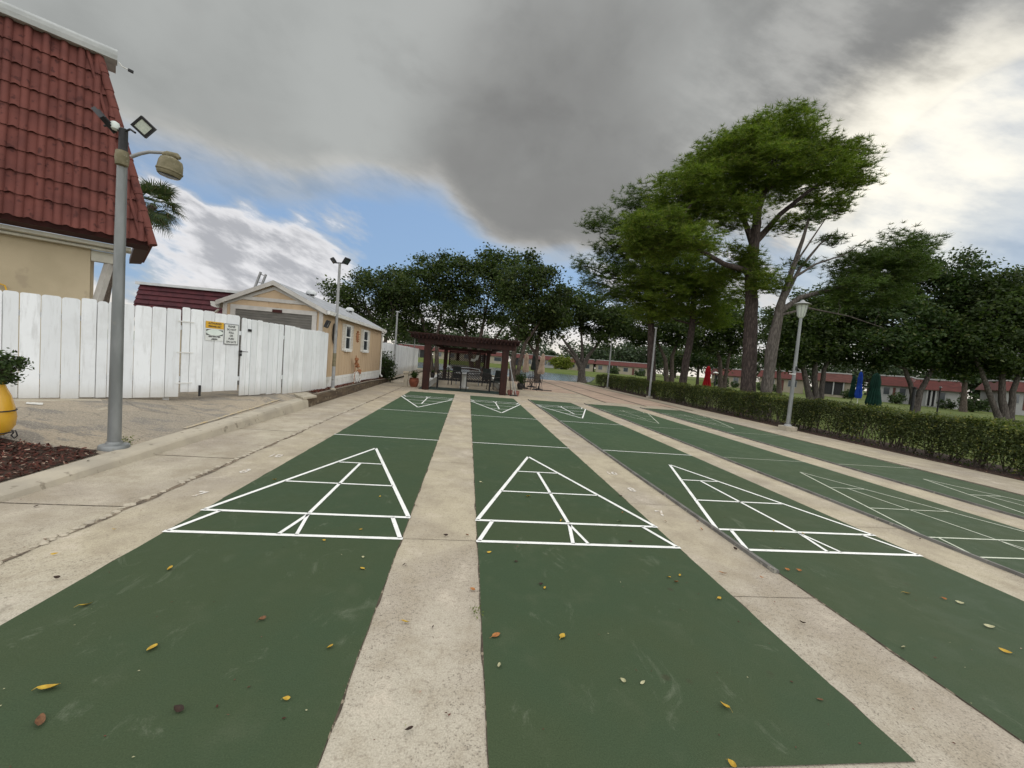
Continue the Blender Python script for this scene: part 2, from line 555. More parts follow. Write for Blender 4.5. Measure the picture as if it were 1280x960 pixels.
    D['sign_pale'] = pm('pale_oval_face', (.66, .72, .66, 1), (.58, .65, .60, 1), 9, .4)
    D['ink'] = pm('black_lettering', (.03, .03, .03, 1), (.05, .05, .05, 1), 20, .5)
    D['grey_ink'] = pm('grey_sign_border', (.16, .17, .18, 1), (.2, .2, .2, 1), 20, .5)
    D['bark'] = bark_mat('grey_brown_bark', (.13, .105, .085, 1), (.085, .07, .058, 1))
    D['bark_pine'] = bark_mat('pine_bark', (.088, .068, .060, 1), (.052, .042, .038, 1))
    D['bark_grey'] = bark_mat('pale_grey_bark', (.135, .118, .102, 1), (.085, .075, .066, 1))
    D['leaf_dark'] = leafmat('dark_tree_leaf', (.022, .038, .010, 1), (.056, .082, .022, 1), (.10, .12, .04, 1), .34)
    D['leaf_mid'] = leafmat('mid_tree_leaf', (.022, .042, .012, 1), (.052, .082, .022, 1), (.09, .10, .03, 1), .28)
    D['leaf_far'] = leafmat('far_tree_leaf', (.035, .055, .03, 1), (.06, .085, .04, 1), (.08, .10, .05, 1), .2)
    D['leaf_yellow'] = leafmat('yellow_green_leaf', (.09, .12, .015, 1), (.14, .16, .02, 1), (.18, .18, .04, 1), .3)
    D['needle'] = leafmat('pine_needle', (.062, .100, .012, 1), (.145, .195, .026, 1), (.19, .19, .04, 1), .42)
    D['needle_dark'] = leafmat('dark_pine_needle', (.036, .064, .012, 1), (.072, .112, .020, 1), (.10, .11, .03, 1), .3)  # darker needle tone used on some of the pines
    D['palm'] = leafmat('palm_leaf', (.030, .050, .018, 1), (.065, .09, .035, 1), (.13, .11, .06, 1), .2)
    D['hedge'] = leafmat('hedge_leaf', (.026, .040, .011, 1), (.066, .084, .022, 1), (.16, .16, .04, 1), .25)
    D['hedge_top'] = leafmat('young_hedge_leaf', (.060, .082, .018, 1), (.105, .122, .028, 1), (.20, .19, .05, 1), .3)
    D['bush'] = leafmat('bush_leaf', (.020, .038, .012, 1), (.055, .085, .025, 1), None, .2)
    D['leaf_y'] = pm('yellow_dead_leaf', (.48, .33, .045, 1), (.38, .23, .03, 1), 60, .6)
    D['leaf_b'] = pm('brown_dead_leaf', (.17, .085, .04, 1), (.10, .05, .028, 1), 60, .7)
    D['leaf_k'] = pm('dark_dead_leaf', (.045, .026, .018, 1), (.03, .02, .015, 1), 60, .7)
    D['leaf_o'] = pm('orange_dead_leaf', (.38, .17, .05, 1), (.26, .10, .035, 1), 60, .7)
    D['leaf_p'] = pm('pale_dead_leaf', (.42, .40, .25, 1), (.30, .29, .16, 1), 60, .7)
    D['house_cream'] = pm('cream_house_wall', (.31, .275, .205, 1), (.27, .24, .18, 1), .6, .9)  # house wall and roof colours lowered to carry the shade of the trees
    D['house_white'] = pm('white_house_wall', (.33, .33, .315, 1), (.28, .28, .27, 1), .6, .9)
    D['house_roof'] = pm('red_house_roof', (.115, .036, .030, 1), (.08, .028, .024, 1), 1.5, .7, .3, 6, stretch=(1, 1, 4))
    D['house_roof2'] = pm('brown_house_roof', (.12, .05, .04, 1), (.085, .036, .03, 1), 1.5, .7, .3, 6, stretch=(1, 1, 4))
    D['dash_white'] = pm('old_white_dash', (.62, .61, .56, 1), (.48, .46, .41, 1), 25, .7)
    D['dash_yellow'] = worn_paint('old_yellow_paint', (.50, .36, .14, 1), (.36, .31, .23, 1), .54, 16)
    D['ornament'] = pm('rusty_ornament', (.34, .15, .07, 1), (.25, .11, .05, 1), 20, .7)
    D['weed'] = leafmat('weed_leaf', (.07, .10, .02, 1), (.13, .15, .04, 1), None, .2)
    D['water_edge'] = pm('lake_bank', (.07, .075, .04, 1), (.05, .05, .03, 1), 2, .9)
mats()
D_ = M_

# ------------------------------------------------------------------ sky and light
def dirpx(px, py):
    return tuple(ray(px, py).normalized())

SUN_DIR = Vector(dirpx(1130, 215))
SUN_EL = math.asin(SUN_DIR.z)
SUN_AZ = math.atan2(SUN_DIR.x, SUN_DIR.y)


def make_world():
    w = bpy.data.worlds.new('World'); SC.world = w; w.use_nodes = True
    k = NT(w.node_tree)
    for n in list(k.n): k.n.remove(n)
    out = k.n.new('ShaderNodeOutputWorld')
    sky = k.n.new('ShaderNodeTexSky'); sky.sky_type = 'NISHITA'; sky.sun_disc = False
    sky.sun_elevation = SUN_EL; sky.sun_rotation = SUN_AZ
    sky.altitude = 0; sky.air_density = 1.3; sky.dust_density = .2; sky.ozone_density = 2.0
    b1 = k.n.new('ShaderNodeBackground'); b1.inputs[1].default_value = .06
    k.l.new(sky.outputs[0], b1.inputs[0])
    d = k.vm('NORMALIZE', k.n.new('ShaderNodeTexCoord').outputs['Generated'])
    x, y, z = k.sep(d)
    zz = k.m('ADD', k.m('MAXIMUM', z, 0.0), .16)
    p = k.comb(k.m('DIVIDE', x, zz), k.m('DIVIDE', y, zz), 0.0)
    wv = k.noise(p, .9, 4)
    pw = k.vm('ADD', p, k.comb(k.m('MULTIPLY', wv, .9), k.m('MULTIPLY', wv, -.5), wv))
    nA = k.noise(pw, 1.1, 9, .55)
    nB = k.noise(pw, 3.6, 9, .58)
    nD = k.noise(d, 2.1, 6, .5)
    nE = k.noise(k.vm('MULTIPLY', d, (1, 1, 1.5)), 4.6, 7, .55, .25)
    # direction space for things close to the horizon, where the plane stretches
    dr = k.comb(k.m('ADD', k.m('MULTIPLY', x, .8), k.m('ADD', k.m('MULTIPLY', y, .53), k.m('MULTIPLY', z, .7))), k.m('SUBTRACT', k.m('MULTIPLY', y, .8), k.m('ADD', k.m('MULTIPLY', x, .53), k.m('MULTIPLY', z, .9))), k.m('ADD', k.m('MULTIPLY', z, 1.5), k.m('ADD', k.m('MULTIPLY', x, .31), .37)))
    nH = k.noise(dr, 5.6, 8, .56)
    nF = k.noise(dr, 13, 7, .6)

    def blob(px, py, a, b):         # 1 at a direction, 0 beyond: widths as cosines
        return k.ss(k.vm('DOT_PRODUCT', d, dirpx(px, py)), b, a)
    s = k.vm('DOT_PRODUCT', d, tuple(SUN_DIR))
    wob = k.m('MULTIPLY', k.m('SUBTRACT', nA, .5), .20)
    e = k.m('ADD', z, wob)
    e = k.m('ADD', e, k.m('MULTIPLY', blob(690, 240, .997, .965), .12))
    e = k.m('ADD', e, k.m('MULTIPLY', blob(930, 200, .99, .93), .08))
    e = k.m('ADD', e, k.m('MULTIPLY', blob(230, 170, .995, .95), .06))
    e = k.m('SUBTRACT', e, k.m('MULTIPLY', blob(1275, 195, .9985, .98), .17))
    deck = k.ss(e, .305, .415)
    deckcore = k.ss(e, .335, .45)
    hor = k.ss(z, .17, .03)
    lc = k.m('ADD', k.m('MULTIPLY', nH, .75), k.m('MULTIPLY', nF, .25))
    lc = k.m('ADD', lc, k.m('MULTIPLY', hor, .20))
    for (px, py, a, b, wgt) in ((590, 282, .998, .968, -.26), (470, 295, .9985, .98, -.18), (690, 330, .9985, .985, -.14), (253, 200, .9996, .996, -.14), (310, 250, .9994, .995, -.14), (186, 318, .9992, .993, -.18), (360, 275, .9994, .995, -.08),
                                (255, 278, .9992, .99, .12), (325, 312, .9992, .99, .13), (375, 335, .999, .988, .12), (415, 300, .9992, .992, .08), (600, 318, .9995, .996, .10), (560, 265, .9996, .997, .08),
                                (1200, 292, .997, .965, -.36), (1262, 200, .9990, .99, -.18), (1240, 350, .9992, .99, .12), (1150, 268, .9994, .994, .10), (1090, 225, .998, .985, .16)):
        lc = k.m('ADD', lc, k.m('MULTIPLY', blob(px, py, a, b), wgt))
    low = k.ss(lc, .42, .57)
    thick = k.ss(lc, .53, .68)
    # bodies of the low clouds: bright rims, lilac-grey cores, warmer near the horizon
    shade = k.ss(nF, .38, .62)
    lowc = k.mix(k.m('MULTIPLY', thick, shade), (.74, .74, .76, 1), (.41, .42, .45, 1))
    lowc = k.mix(k.ss(z, .12, .0), lowc, (.86, .80, .71, 1))
    # the deck
    dc = k.mix(k.ss(k.m('ADD', k.m('MULTIPLY', nD, .55), k.m('ADD', k.m('MULTIPLY', nA, .20), k.m('MULTIPLY', nE, .25))), .38, .62), (.185, .188, .185, 1), (.40, .41, .40, 1))
    dc = k.mix(k.m('MULTIPLY', k.ss(nE, .46, .68), .5), dc, (.24, .24, .235, 1))
    dc = k.mix(k.m('MULTIPLY', blob(680, 230, .99, .93), .55), dc, (.17, .168, .165, 1))
    dc = k.mix(k.m('MULTIPLY', blob(260, 30, .985, .9), .45), dc, (.40, .42, .41, 1))
    dc = k.mix(k.m('MULTIPLY', k.m('SUBTRACT', 1.0, deckcore), k.ss(nF, .30, .62, .25, .95)), dc, (.66, .64, .60, 1))
    cloud = k.mix(deck, k.mix(low, (.33, .51, .82, 1), lowc), dc)
    cover = k.m('MAXIMUM', k.m('MAXIMUM', deck, low), .60)
    # thin cloud lit through by the low sun
    cloud = k.mix(k.m('MULTIPLY', k.ss(s, .89, .985), .5), cloud, k.mix(k.ss(k.m('ADD', k.m('MULTIPLY', nE, .5), k.m('MULTIPLY', nF, .5)), .40, .60), (.27, .27, .265, 1), (.56, .555, .53, 1)))
    gl = k.ss(k.m('ADD', k.m('MULTIPLY', k.ss(s, .962, .9993), .74), k.m('ADD', k.m('MULTIPLY', nE, .55), k.m('MULTIPLY', nF, .45))), .80, 1.42)
    cloud = k.mix(gl, cloud, (1.04, .99, .86, 1))
    cover = k.m('MAXIMUM', cover, gl)
    # unseen bright cloud added overhead and behind the view to light the ground
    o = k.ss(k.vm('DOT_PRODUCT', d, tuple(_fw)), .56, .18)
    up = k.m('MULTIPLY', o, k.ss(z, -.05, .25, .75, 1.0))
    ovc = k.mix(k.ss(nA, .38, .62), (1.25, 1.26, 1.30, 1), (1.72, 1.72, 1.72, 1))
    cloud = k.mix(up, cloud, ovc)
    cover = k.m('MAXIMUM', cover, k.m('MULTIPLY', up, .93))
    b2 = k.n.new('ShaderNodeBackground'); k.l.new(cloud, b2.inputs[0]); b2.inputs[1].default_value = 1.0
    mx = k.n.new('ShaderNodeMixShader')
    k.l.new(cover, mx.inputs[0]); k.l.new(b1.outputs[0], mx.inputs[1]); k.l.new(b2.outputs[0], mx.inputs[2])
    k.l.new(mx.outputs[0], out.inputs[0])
    w.cycles.sampling_method = 'MANUAL'; w.cycles.sample_map_resolution = 512


make_world()
ld = bpy.data.lights.new('sun', 'SUN'); ld.energy = .6; ld.angle = math.radians(28); ld.color = (1, .93, .80)
sun = bpy.data.objects.new('sun', ld); COL.objects.link(sun)
sun.rotation_euler = SUN_DIR.to_track_quat('Z', 'Y').to_euler()
SC.view_settings.view_transform = 'Standard'; SC.view_settings.look = 'None'
SC.view_settings.exposure = .12; SC.view_settings.gamma = 1; SC.view_settings.use_curve_mapping = False
SC.cycles.max_bounces = 6; SC.cycles.transparent_max_bounces = 6; SC.cycles.use_denoising = True
SC.cycles.caustics_reflective = False; SC.cycles.caustics_refractive = False

# ------------------------------------------------------------------ the ground
def sstep(t):
    t = np.clip(t, 0, 1); return t*t*(3-2*t)


LAKE = [(-60, 46), (-12, 44), (-6, 47), (0, 44.5), (3, 41.5), (7, 40), (11, 41.5), (14.5, 44.5), (17, 52), (22, 66), (28, 84), (20, 90), (12, 104), (0, 101), (-12, 95), (-70, 97)]


def signed(poly, X, Y):
    """distance to a polygon, negative inside"""
    d = np.full(X.shape, 1e9); ins = np.zeros(X.shape, bool)
    n = len(poly)
    for i in range(n):
        ax, ay = poly[i]; bx, by = poly[(i+1) % n]
        ex, ey = bx-ax, by-ay
        t = np.clip(((X-ax)*ex+(Y-ay)*ey)/(ex*ex+ey*ey), 0, 1)
        d = np.minimum(d, np.hypot(X-ax-t*ex, Y-ay-t*ey))
        c = ((ay > Y) != (by > Y)) & (X < (bx-ax)*(Y-ay)/((by-ay) or 1e-9)+ax)
        ins ^= c
    return np.where(ins, -d, d)


def grid_obj(name, xs, ys, hf, mat, keep=None):
    X, Y = np.meshgrid(xs, ys)
    Z = hf(X, Y)
    nx, ny = len(xs), len(ys)
    V = np.stack([X, Y, Z], -1).reshape(-1, 3)
    fs = []
    for j in range(ny-1):
        for i in range(nx-1):
            if keep is not None and not keep((xs[i]+xs[i+1])/2, (ys[j]+ys[j+1])/2): continue
            fs.append((j*nx+i, j*nx+i+1, (j+1)*nx+i+1, (j+1)*nx+i))
    me = bpy.data.meshes.new(name); me.from_pydata(V.tolist(), [], fs)
    me.polygons.foreach_set('use_smooth', [True]*len(fs)); me.update()
    return link(name, me, mat)


def lawn_h(X, Y):
    s = signed(LAKE, X, Y)
    h = -.05 - 1.0*sstep((1.2-s)/3.0)
    h = np.where(Y > 80, h+.55*sstep((s-1)/14)*(Y > 80), h)
    return h


xs = np.concatenate([[-900, -400, -200, -110], np.arange(-70, 70.1, 1.75), [90, 120, 180, 300, 600, 1000]])
ys = np.concatenate([[-300, -100, -40, -15, 0, 15, 25], np.arange(30, 112, 1.5), [120, 140, 170, 220, 320, 600, 1200]])
tag(grid_obj('lawn', xs, ys, lawn_h, D_['grass']), kind='structure')
tag(MB().sheet(LAKE, -.34).build('lake', D_['water']), kind='structure')


def wobble(x0, y0, x1, y1, step, amp, seed):
    """a line between two points with a slightly ragged run"""
    r = random.Random(seed); L = math.hypot(x1-x0, y1-y0); n = max(2, int(L/step))
    nx, ny = -(y1-y0)/L, (x1-x0)/L
    out = []; o = 0
    for i in range(n+1):
        o = o*.6 + r.uniform(-amp, amp)
        t = i/n; a = o if 0 < i < n else 0
        out.append((x0+(x1-x0)*t+nx*a, y0+(y1-y0)*t+ny*a))
    return out


# concrete base: walk, strips and patio in one pour
slab = MB().sheet([(-4.16, -9), (11.15, -9), (11.15, 33), (11.4, 37.6), (8.2, 37.6), (3.0, 38.0), (-4.1, 38.0), (-4.3, 20)], 0.0).build('concrete_paving', D_['concrete'])
tag(slab, kind='structure')
j = MB()
for (yy, tilt) in ((-1.25, .02), (.46, .02), (2.2, .02), (4.15, .03), (6.3, .02), (8.4, .03), (10.6, .02), (12.9, .02), (15.6, .02)):
    l = wobble(-4.1, yy, -3.14, yy+tilt, .12, .004, yy); j.add([(a, b-.006, .0035) for a, b in l]+[(a, b+.006, .0035) for a, b in reversed(l)], [tuple(range(2*len(l)))])
for x0, x1, q in ((-.64, -.01, (.02, 2.6, 5.8, 9.0, 12.1)), (1.84, 2.48, (-.75, 1.15, 4.3, 8.1, 11.8)), (4.33, 4.95, (.7, 5.4, 10))):
    for yy in q:
        l = wobble(x0, yy, x1, yy, .08, .004, yy+x0); j.add([(a, b-.002, .0035) for a, b in l]+[(a, b+.002, .0035) for a, b in reversed(l)], [tuple(range(2*len(l)))])
j.build('expansion_joint', D_['dirt'], slab)
# the broken drain line along the left walk
l1 = wobble(-3.10, -8, -3.10, 16, .09, .014, 3); l2 = wobble(-3.072, -8, -3.055, 16, .09, .018, 4)
n = min(len(l1), len(l2))
ch = MB()
for i in range(n-1):
    ch.add([(l1[i][0], l1[i][1], .004), (l2[i][0], l2[i][1], .004), (l2[i+1][0], l2[i+1][1], .004), (l1[i+1][0], l1[i+1][1], .004)], [(0, 1, 2, 3)])
ch.build('drain_line', D_['dirt_pale'], slab)
cr = MB(); r = random.Random(5)
for i in range(260):
    yy = r.uniform(-3, 9); w = r.uniform(.008, .03)
    c = Vector((-3.115+r.uniform(-.022, .03), yy, .004))
    cr.lathe([(w*1.2, 0), (w, w*.3), (w*.4, w*.5)], c, 5)
cr.build('broken_edge', D_['kerb'], slab)

# painted courts
PITCHES = [-2.4708, 0.0, 2.4896, 4.9605, 7.4883]
W6 = 1.8288; ft = .3048
Y0C, Y1C = -1.97, 13.68


def court(i, x0):
    Lp = wobble(x0, Y0C, x0, Y1C, .06, .0016, 10+i); Rp = wobble(x0+W6, Y0C, x0+W6, Y1C, .06, .0016, 30+i)
    n = len(Lp); mb = MB()
    vs = [(a, b, .007) for a, b in Lp]+[(a, b, .007) for a, b in Rp]
    mb.add(vs, [(q, n+q, n+q+1, q+1) for q in range(n-1)])
    e = MB()                        # the slab edge, dropped to the strip
    for P, s in ((Lp, -1), (Rp, 1)):
        for q in range(n-1):
            (a, b), (c, d2) = P[q], P[q+1]
            w0, w1 = [.004+.011*max(0, math.sin(v*3.1+x0*5+s)*math.sin(v*11.7+s*2)+.15*math.sin(v*41)) for v in (b, d2)]
            e.add([(a, b, .007), (c, d2, .007), (c+s*w1, d2, .0022), (a+s*w0, b, .0022)], [(0, 1, 2, 3)])
    c = mb.build('shuffleboard_court', D_['court']); tag(c, kind='structure')
    e.build('court_edge', D_['dirt'], c)
    ln = MB()
    old = i >= 3
    wl = .026 if old else .041

    def line(p, q, w=wl):
        p = Vector((x0+p[0], p[1])); q = Vector((x0+q[0], q[1])); d = (q-p).normalized()
        s = Vector((-d.y, d.x))*w/2; p = p-d*w*.3; q = q+d*w*.3
        nn = max(1, int((q-p).length/.15))
        for t in range(nn):
            a = p.lerp(q, t/nn); b = p.lerp(q, (t+1)/nn)
            z = .0112 + .0004*(len(ln.f) % 7)*0
            ln.add([(*(a-s), z), (*(b-s), z), (*(b+s), z), (*(a+s), z)], [(0, 1, 2, 3)])
    m = W6/2

    def tri(fy):
        line((.0, fy(0)), (W6, fy(0)))
        line((.0, fy(1.5)), (W6, fy(1.5)))
        line((.01, fy(1.56)), (m-.006, fy(10.5))); line((W6-.01, fy(1.56)), (m+.006, fy(10.5)))
        for yy in (4.5, 7.5):
            h = m*(10.5-yy)/9.0
            line((m-h+.02, fy(yy)), (m+h-.02, fy(yy)), wl*.8)
        line((m, fy(1.56)), (m, fy(7.44)), wl*.85)
        line((.015, fy(.06)), (.15, fy(1.44)), wl*.9); line((W6-.015, fy(.06)), (W6-.15, fy(1.44)), wl*.9)
        line((m, fy(1.42)), (m-.07, fy(.06)), wl*.8); line((m+.004, fy(1.40)), (m+.07, fy(.06)), wl*.7)
    tri(lambda v: v*ft)
    tri(lambda v: (39-v)*ft)
    for yy in (13.5, 25.5): line((.0, yy*ft), (W6, yy*ft), wl*.75)
    ln.build('line_marking', D_['line_old'] if old else D_['line'], c)
    return c


for i, x in enumerate(PITCHES): court(i, x)

# low rails between strip and court
for i, x in enumerate(PITCHES[2:]):
    Lp = wobble(x-.022, -.4 if i == 0 else -1.9, x-.022, 13.7, .35, .003, 60+i)
    mb = MB()
    for q in range(len(Lp)-1):
        a, b = Lp[q], Lp[q+1]
        mb.hexa([(a[0]-.026, a[1], -.004), (a[0]+.026, a[1], -.004), (b[0]+.026, b[1], -.004), (b[0]-.026, b[1], -.004),
                 (a[0]-.022, a[1], .030), (a[0]+.020, a[1], .026), (b[0]+.020, b[1], .026), (b[0]-.022, b[1], .030)])
    tag(mb.build('court_rail', D_['rail']), kind='structure')
mb = MB()
Lp = wobble(9.40, -3, 9.40, 16, .3, .012, 77)
for q in range(len(Lp)-1):
    a, b = Lp[q], Lp[q+1]
    mb.add([(a[0]-.045, a[1], .004), (a[0]+.045, a[1], .004), (b[0]+.045, b[1], .004), (b[0]-.045, b[1], .004)], [(0, 1, 2, 3)])
tag(mb.build('drain_channel', D_['dirt']), kind='structure')

# worn score numbers
for (x, flip) in ((2.085, 1), (-2.745, 1)):
    for t, yy in (('10', 2.46), ('8', 1.69), ('7', .86)):
        mk = thing('painted_number', {'10': 'worn white painted 10 on the concrete', '8': 'worn white painted 8 on the concrete', '7': 'worn white painted 7 on the concrete'}[t]
                   + (' strip between second and third courts' if x > 0 else ' left of the first court'), 'painted number', (x, yy, .004), 0, 'worn score numbers painted beside the courts')
        text_mesh('numeral', t, .22, D_['number'], mk, (x, yy, .0045), (1, 0, 0), (0, 1, 0), bold=.006, sx=.8)

# pinkish slabs beyond the courts
for (x0, x1, y0, y1) in ((3.15, 6.25, 19.5, 37), (6.45, 8.05, 15.2, 37), (8.25, 10.0, 15.0, 37)):
    tag(MB().sheet([(x0, y0), (x1, y0), (x1+.5, y1), (x0+.5, y1)], .004).build('pink_paving', D_['pinkslab']), kind='structure')
for (x0, y0) in ((6.35, 15), (8.15, 14.6), (10.1, 14)):
    mb = MB(); Lp = wobble(x0, y0, x0+.5, 37, .5, .012, x0)
    for q in range(len(Lp)-1):
        a, b = Lp[q], Lp[q+1]
        mb.add([(a[0]-.05, a[1], .006), (a[0]+.05, a[1], .006), (b[0]+.05, b[1], .006), (b[0]-.05, b[1], .006)], [(0, 1, 2, 3)])
    tag(mb.build('paving_gap', D_['dirt']), kind='structure')

# ------------------------------------------------------------------ raised ground on the left
def zk(y): return .05+.165*np.clip(np.asarray(y, float)/7, 0, 1)


def left_h(X, Y):
    top = .35-.06*np.clip((Y-3.5)/3.3, 0, 1)
    a = np.clip((-4.36-X)/2.3, 0, 1)
    b = np.clip((-4.36-X)/.40, 0, 1)*np.clip((Y-3.6)/3.2, 0, 1)
    h = zk(Y) + (top-zk(Y))*sstep(np.maximum(a, b))
    h = np.where(Y > 8.2, .27-.2*np.clip((Y-14)/9, 0, 1), h)
    return h-.004


xs = np.concatenate([[-40, -25, -15, -11], np.arange(-9, -5, .2), np.arange(-5, -4.25, .1), [-4.20]])
ys = np.concatenate([[-9, -6], np.arange(-4, 12, .25), [14, 17, 21, 26, 32, 40]])
tag(grid_obj('driveway', xs, ys, left_h, D_['asphalt']), kind='structure')


def left_z(x, y): return float(left_h(np.array([float(x)]), np.array([float(y)]))[0])


# concrete kerb, rising towards the gate
mb = MB()
yk = [-9, -5, -3, -1.5, 0, 1, 2, 2.8, 3.6, 4.4, 5.2, 6, 6.7, 7.25]
prof = lambda y: [(-4.085, -.01), (-4.105, float(zk(y))*.75), (-4.125, float(zk(y))-.004), (-4.15, float(zk(y))+.006), (-4.36, float(zk(y))+.008), (-4.40, float(zk(y))-.03)]
vs = []; fs = []
rr = random.Random(9)
for y in yk:
    o = rr.uniform(-.008, .008)
    vs += [(x+o, y, z) for x, z in prof(y)]
for i in range(len(yk)-1):
    for q in range(5): fs.append((i*6+q, i*6+6+q, i*6+7+q, i*6+1+q))
fs.append(tuple(range((len(yk)-1)*6, len(yk)*6)))
mb.add(vs, fs)
tag(mb.build('kerb', D_['kerb'], smooth=False), kind='structure')
# timber edging and the bark strip along the shed
tb = MB()
vv = [7.2, 9.6, 12, 14.4, 16.8, 19.2]
for a, b in zip(vv, vv[1:]):
    xa, xb = -4.10-.012*(a-7), -4.10-.012*(b-7)
    tb.hexa([(xa-.16, a, -.01), (xa, a, -.01), (xb, b-.01, -.01), (xb-.16, b-.01, -.01), (xa-.15, a, .27-.006*(a-7)), (xa-.02, a, .265-.006*(a-7)), (xb-.02, b-.01, .265-.006*(b-7)), (xb-.15, b-.01, .27-.006*(b-7))])
to = tb.build('timber_edging', D_['timber'], org=(-4.2, 13, 0), bevel=.015)
tag(to, 'dark weathered timber edging along the bark strip beside the tan shed', 'garden edging')


def chips(name, poly, n, zf, mat, smin, smax, seed, zlift=.03):
    r = np.random.default_rng(seed)
    px = np.array([p[0] for p in poly]); py = np.array([p[1] for p in poly])
    pts = []
    while len(pts) < n:
        X = r.uniform(px.min(), px.max(), n); Y = r.uniform(py.min(), py.max(), n)
        d = signed(poly, X, Y)
        ok = d < r.normal(0, .025, n)
        pts += list(zip(X[ok], Y[ok]))
    pts = np.array(pts[:n])
    Z = np.array([zf(x, y) for x, y in pts])
    c = np.stack([pts[:, 0], pts[:, 1], Z+r.uniform(.004, zlift, n)], -1)
    L = r.uniform(smin, smax, n)[:, None]; Wd = L*r.uniform(.25, .5, (n, 1))
    a = r.uniform(0, 2*PI, n); t = r.normal(0, .42, n); t2 = r.normal(0, .5, n)
    u = np.stack([np.cos(a)*np.cos(t), np.sin(a)*np.cos(t), np.sin(t)], -1)
    v = np.stack([-np.sin(a)*np.cos(t2), np.cos(a)*np.cos(t2), np.sin(t2)], -1)
    V = np.stack([c-u*L-v*Wd, c+u*L*.8-v*Wd*.9, c+u*L+v*Wd*.6, c-u*L*.7+v*Wd], 1)
    return tag(np_obj(name, V, mat), kind='stuff')


BED = [(-4.37, -3.5), (-4.38, 1.2), (-4.42, 1.75), (-4.6, 1.88), (-5.2, 1.78), (-8.5, 1.55), (-8.5, -3.5)]
bx_, by_ = np.arange(-8.6, -4.25, .1), np.arange(-3.6, 2.0, .1)
BS = signed(BED, *np.meshgrid(bx_+.05, by_+.05))
tag(grid_obj('soil_bed', bx_, by_, lambda X, Y: left_h(X, Y)+.014, D_['soil'], lambda x, y: BS[int(round((y-.05-by_[0])/.1)), int(round((x-.05-bx_[0])/.1))] < .02), kind='structure')
chips('bark_mulch', BED, 34000, lambda x, y: left_z(x, y)+.01, D_['mulch'], .007, .028, 3)
STRIP = [(-4.27, 7.5), (-4.34, 14), (-4.40, 19.3), (-4.75, 19.3), (-4.5, 9.0), (-4.36, 7.9)]
mb = MB(); mb.add([(x, y, left_z(x, y)+.015) for x, y in STRIP], [tuple(range(len(STRIP)))])
tag(mb.build('soil_strip', D_['soil']), kind='structure')
chips('bark_strip', STRIP, 7000, lambda x, y: left_z(x, y)+.012, D_['mulch'], .014, .045, 4)
# a concrete apron, and old paint on the drive
P = [G(-60, 500, .3), G(-60, 513, .28), G(130, 513, .28), G(135, 511, .29), G(126, 499, .33)]
mb = MB(); mb.add([(p.x, p.y, left_z(p.x, p.y)+.006) for p in P], [tuple(range(5))])
tag(mb.build('concrete_apron', D_['concrete']), kind='structure')
P = [G(33, 511, .25), G(54, 512, .25), G(53, 514.5, .25), G(32, 513.5, .25)]
mb = MB(); mb.add([(p.x, p.y, left_z(p.x, p.y)+.010) for p in P], [(0, 1, 2, 3)])
tag(mb.build('painted_dash', D_['dash_white'], org=P[0]), 'short white paint dash on the driveway in front of the fence', 'road marking')
mb = MB()
Lp = wobble(-4.45, 3.3, -4.52, 6.6, .2, .012, 21)
for q in range(len(Lp)-1):
    a, b = Lp[q], Lp[q+1]
    mb.add([(a[0]-.028, a[1], left_z(*a)+.010), (a[0]+.028, a[1], left_z(*a)+.010), (b[0]+.035, b[1], left_z(*b)+.010), (b[0]-.035, b[1], left_z(*b)+.010)], [(0, 1, 2, 3)])
tag(mb.build('yellow_edge_line', D_['dash_yellow'], org=(-4.45, 4.9, .2)), 'faded yellow edge line on the driveway behind the kerb', 'road marking')
# soil under the hedge
r = np.random.default_rng(44)
HN = 9000
HC = np.stack([11.25+1.5*r.random(HN)**1.2, .3+32.5*r.random(HN)**1.3, np.full(HN, .0)], -1)
HV = None
tag(MB().sheet([(11.1, -4), (13.2, -4), (13.0, 33.5), (11.2, 33.5)], -.012).build('hedge_soil', D_['soil']), kind='structure')

# ------------------------------------------------------------------ floodlight pole beside the kerb
PB = G(143, 557, .13); PB.z = .11
PB.x = min(PB.x, -4.46)


def floodlight(parent, c, nrm, upv, size, depth=.035, roll=0.0, lens='lens'):
    n = Vector(nrm).normalized(); u = Vector(upv); x = u.cross(n).normalized(); u = n.cross(x)
    if roll:
        R = Matrix.Rotation(roll, 3, n); x = R @ x; u = R @ u
    Mx = Matrix((x, u, n)).transposed()
    c = Vector(c)
    mb = MB(); mb.box(c, (size, size, depth), Mx=Mx)
    w = size*.14
    for s in (-1, 1):
        mb.box(c+n*(depth/2+.006)+x*s*(size/2-w/2), (w, size, .012), Mx=Mx)
        mb.box(c+n*(depth/2+.0055)+u*s*(size/2-w/2), (size-2*w-.002, w, .011), Mx=Mx)
    for q in range(5):
        mb.box(c-n*(depth/2+.008)+x*(q-2)*size*.17, (size*.03, size*.8, .016), Mx=Mx)
    h = mb.build('floodlight', D_['black'], parent)
    MB().box(c+n*(depth/2+.003), (size-2*w-.004, size-2*w-.004, .005), Mx=Mx).build('lens', D_[lens], h)
    return h


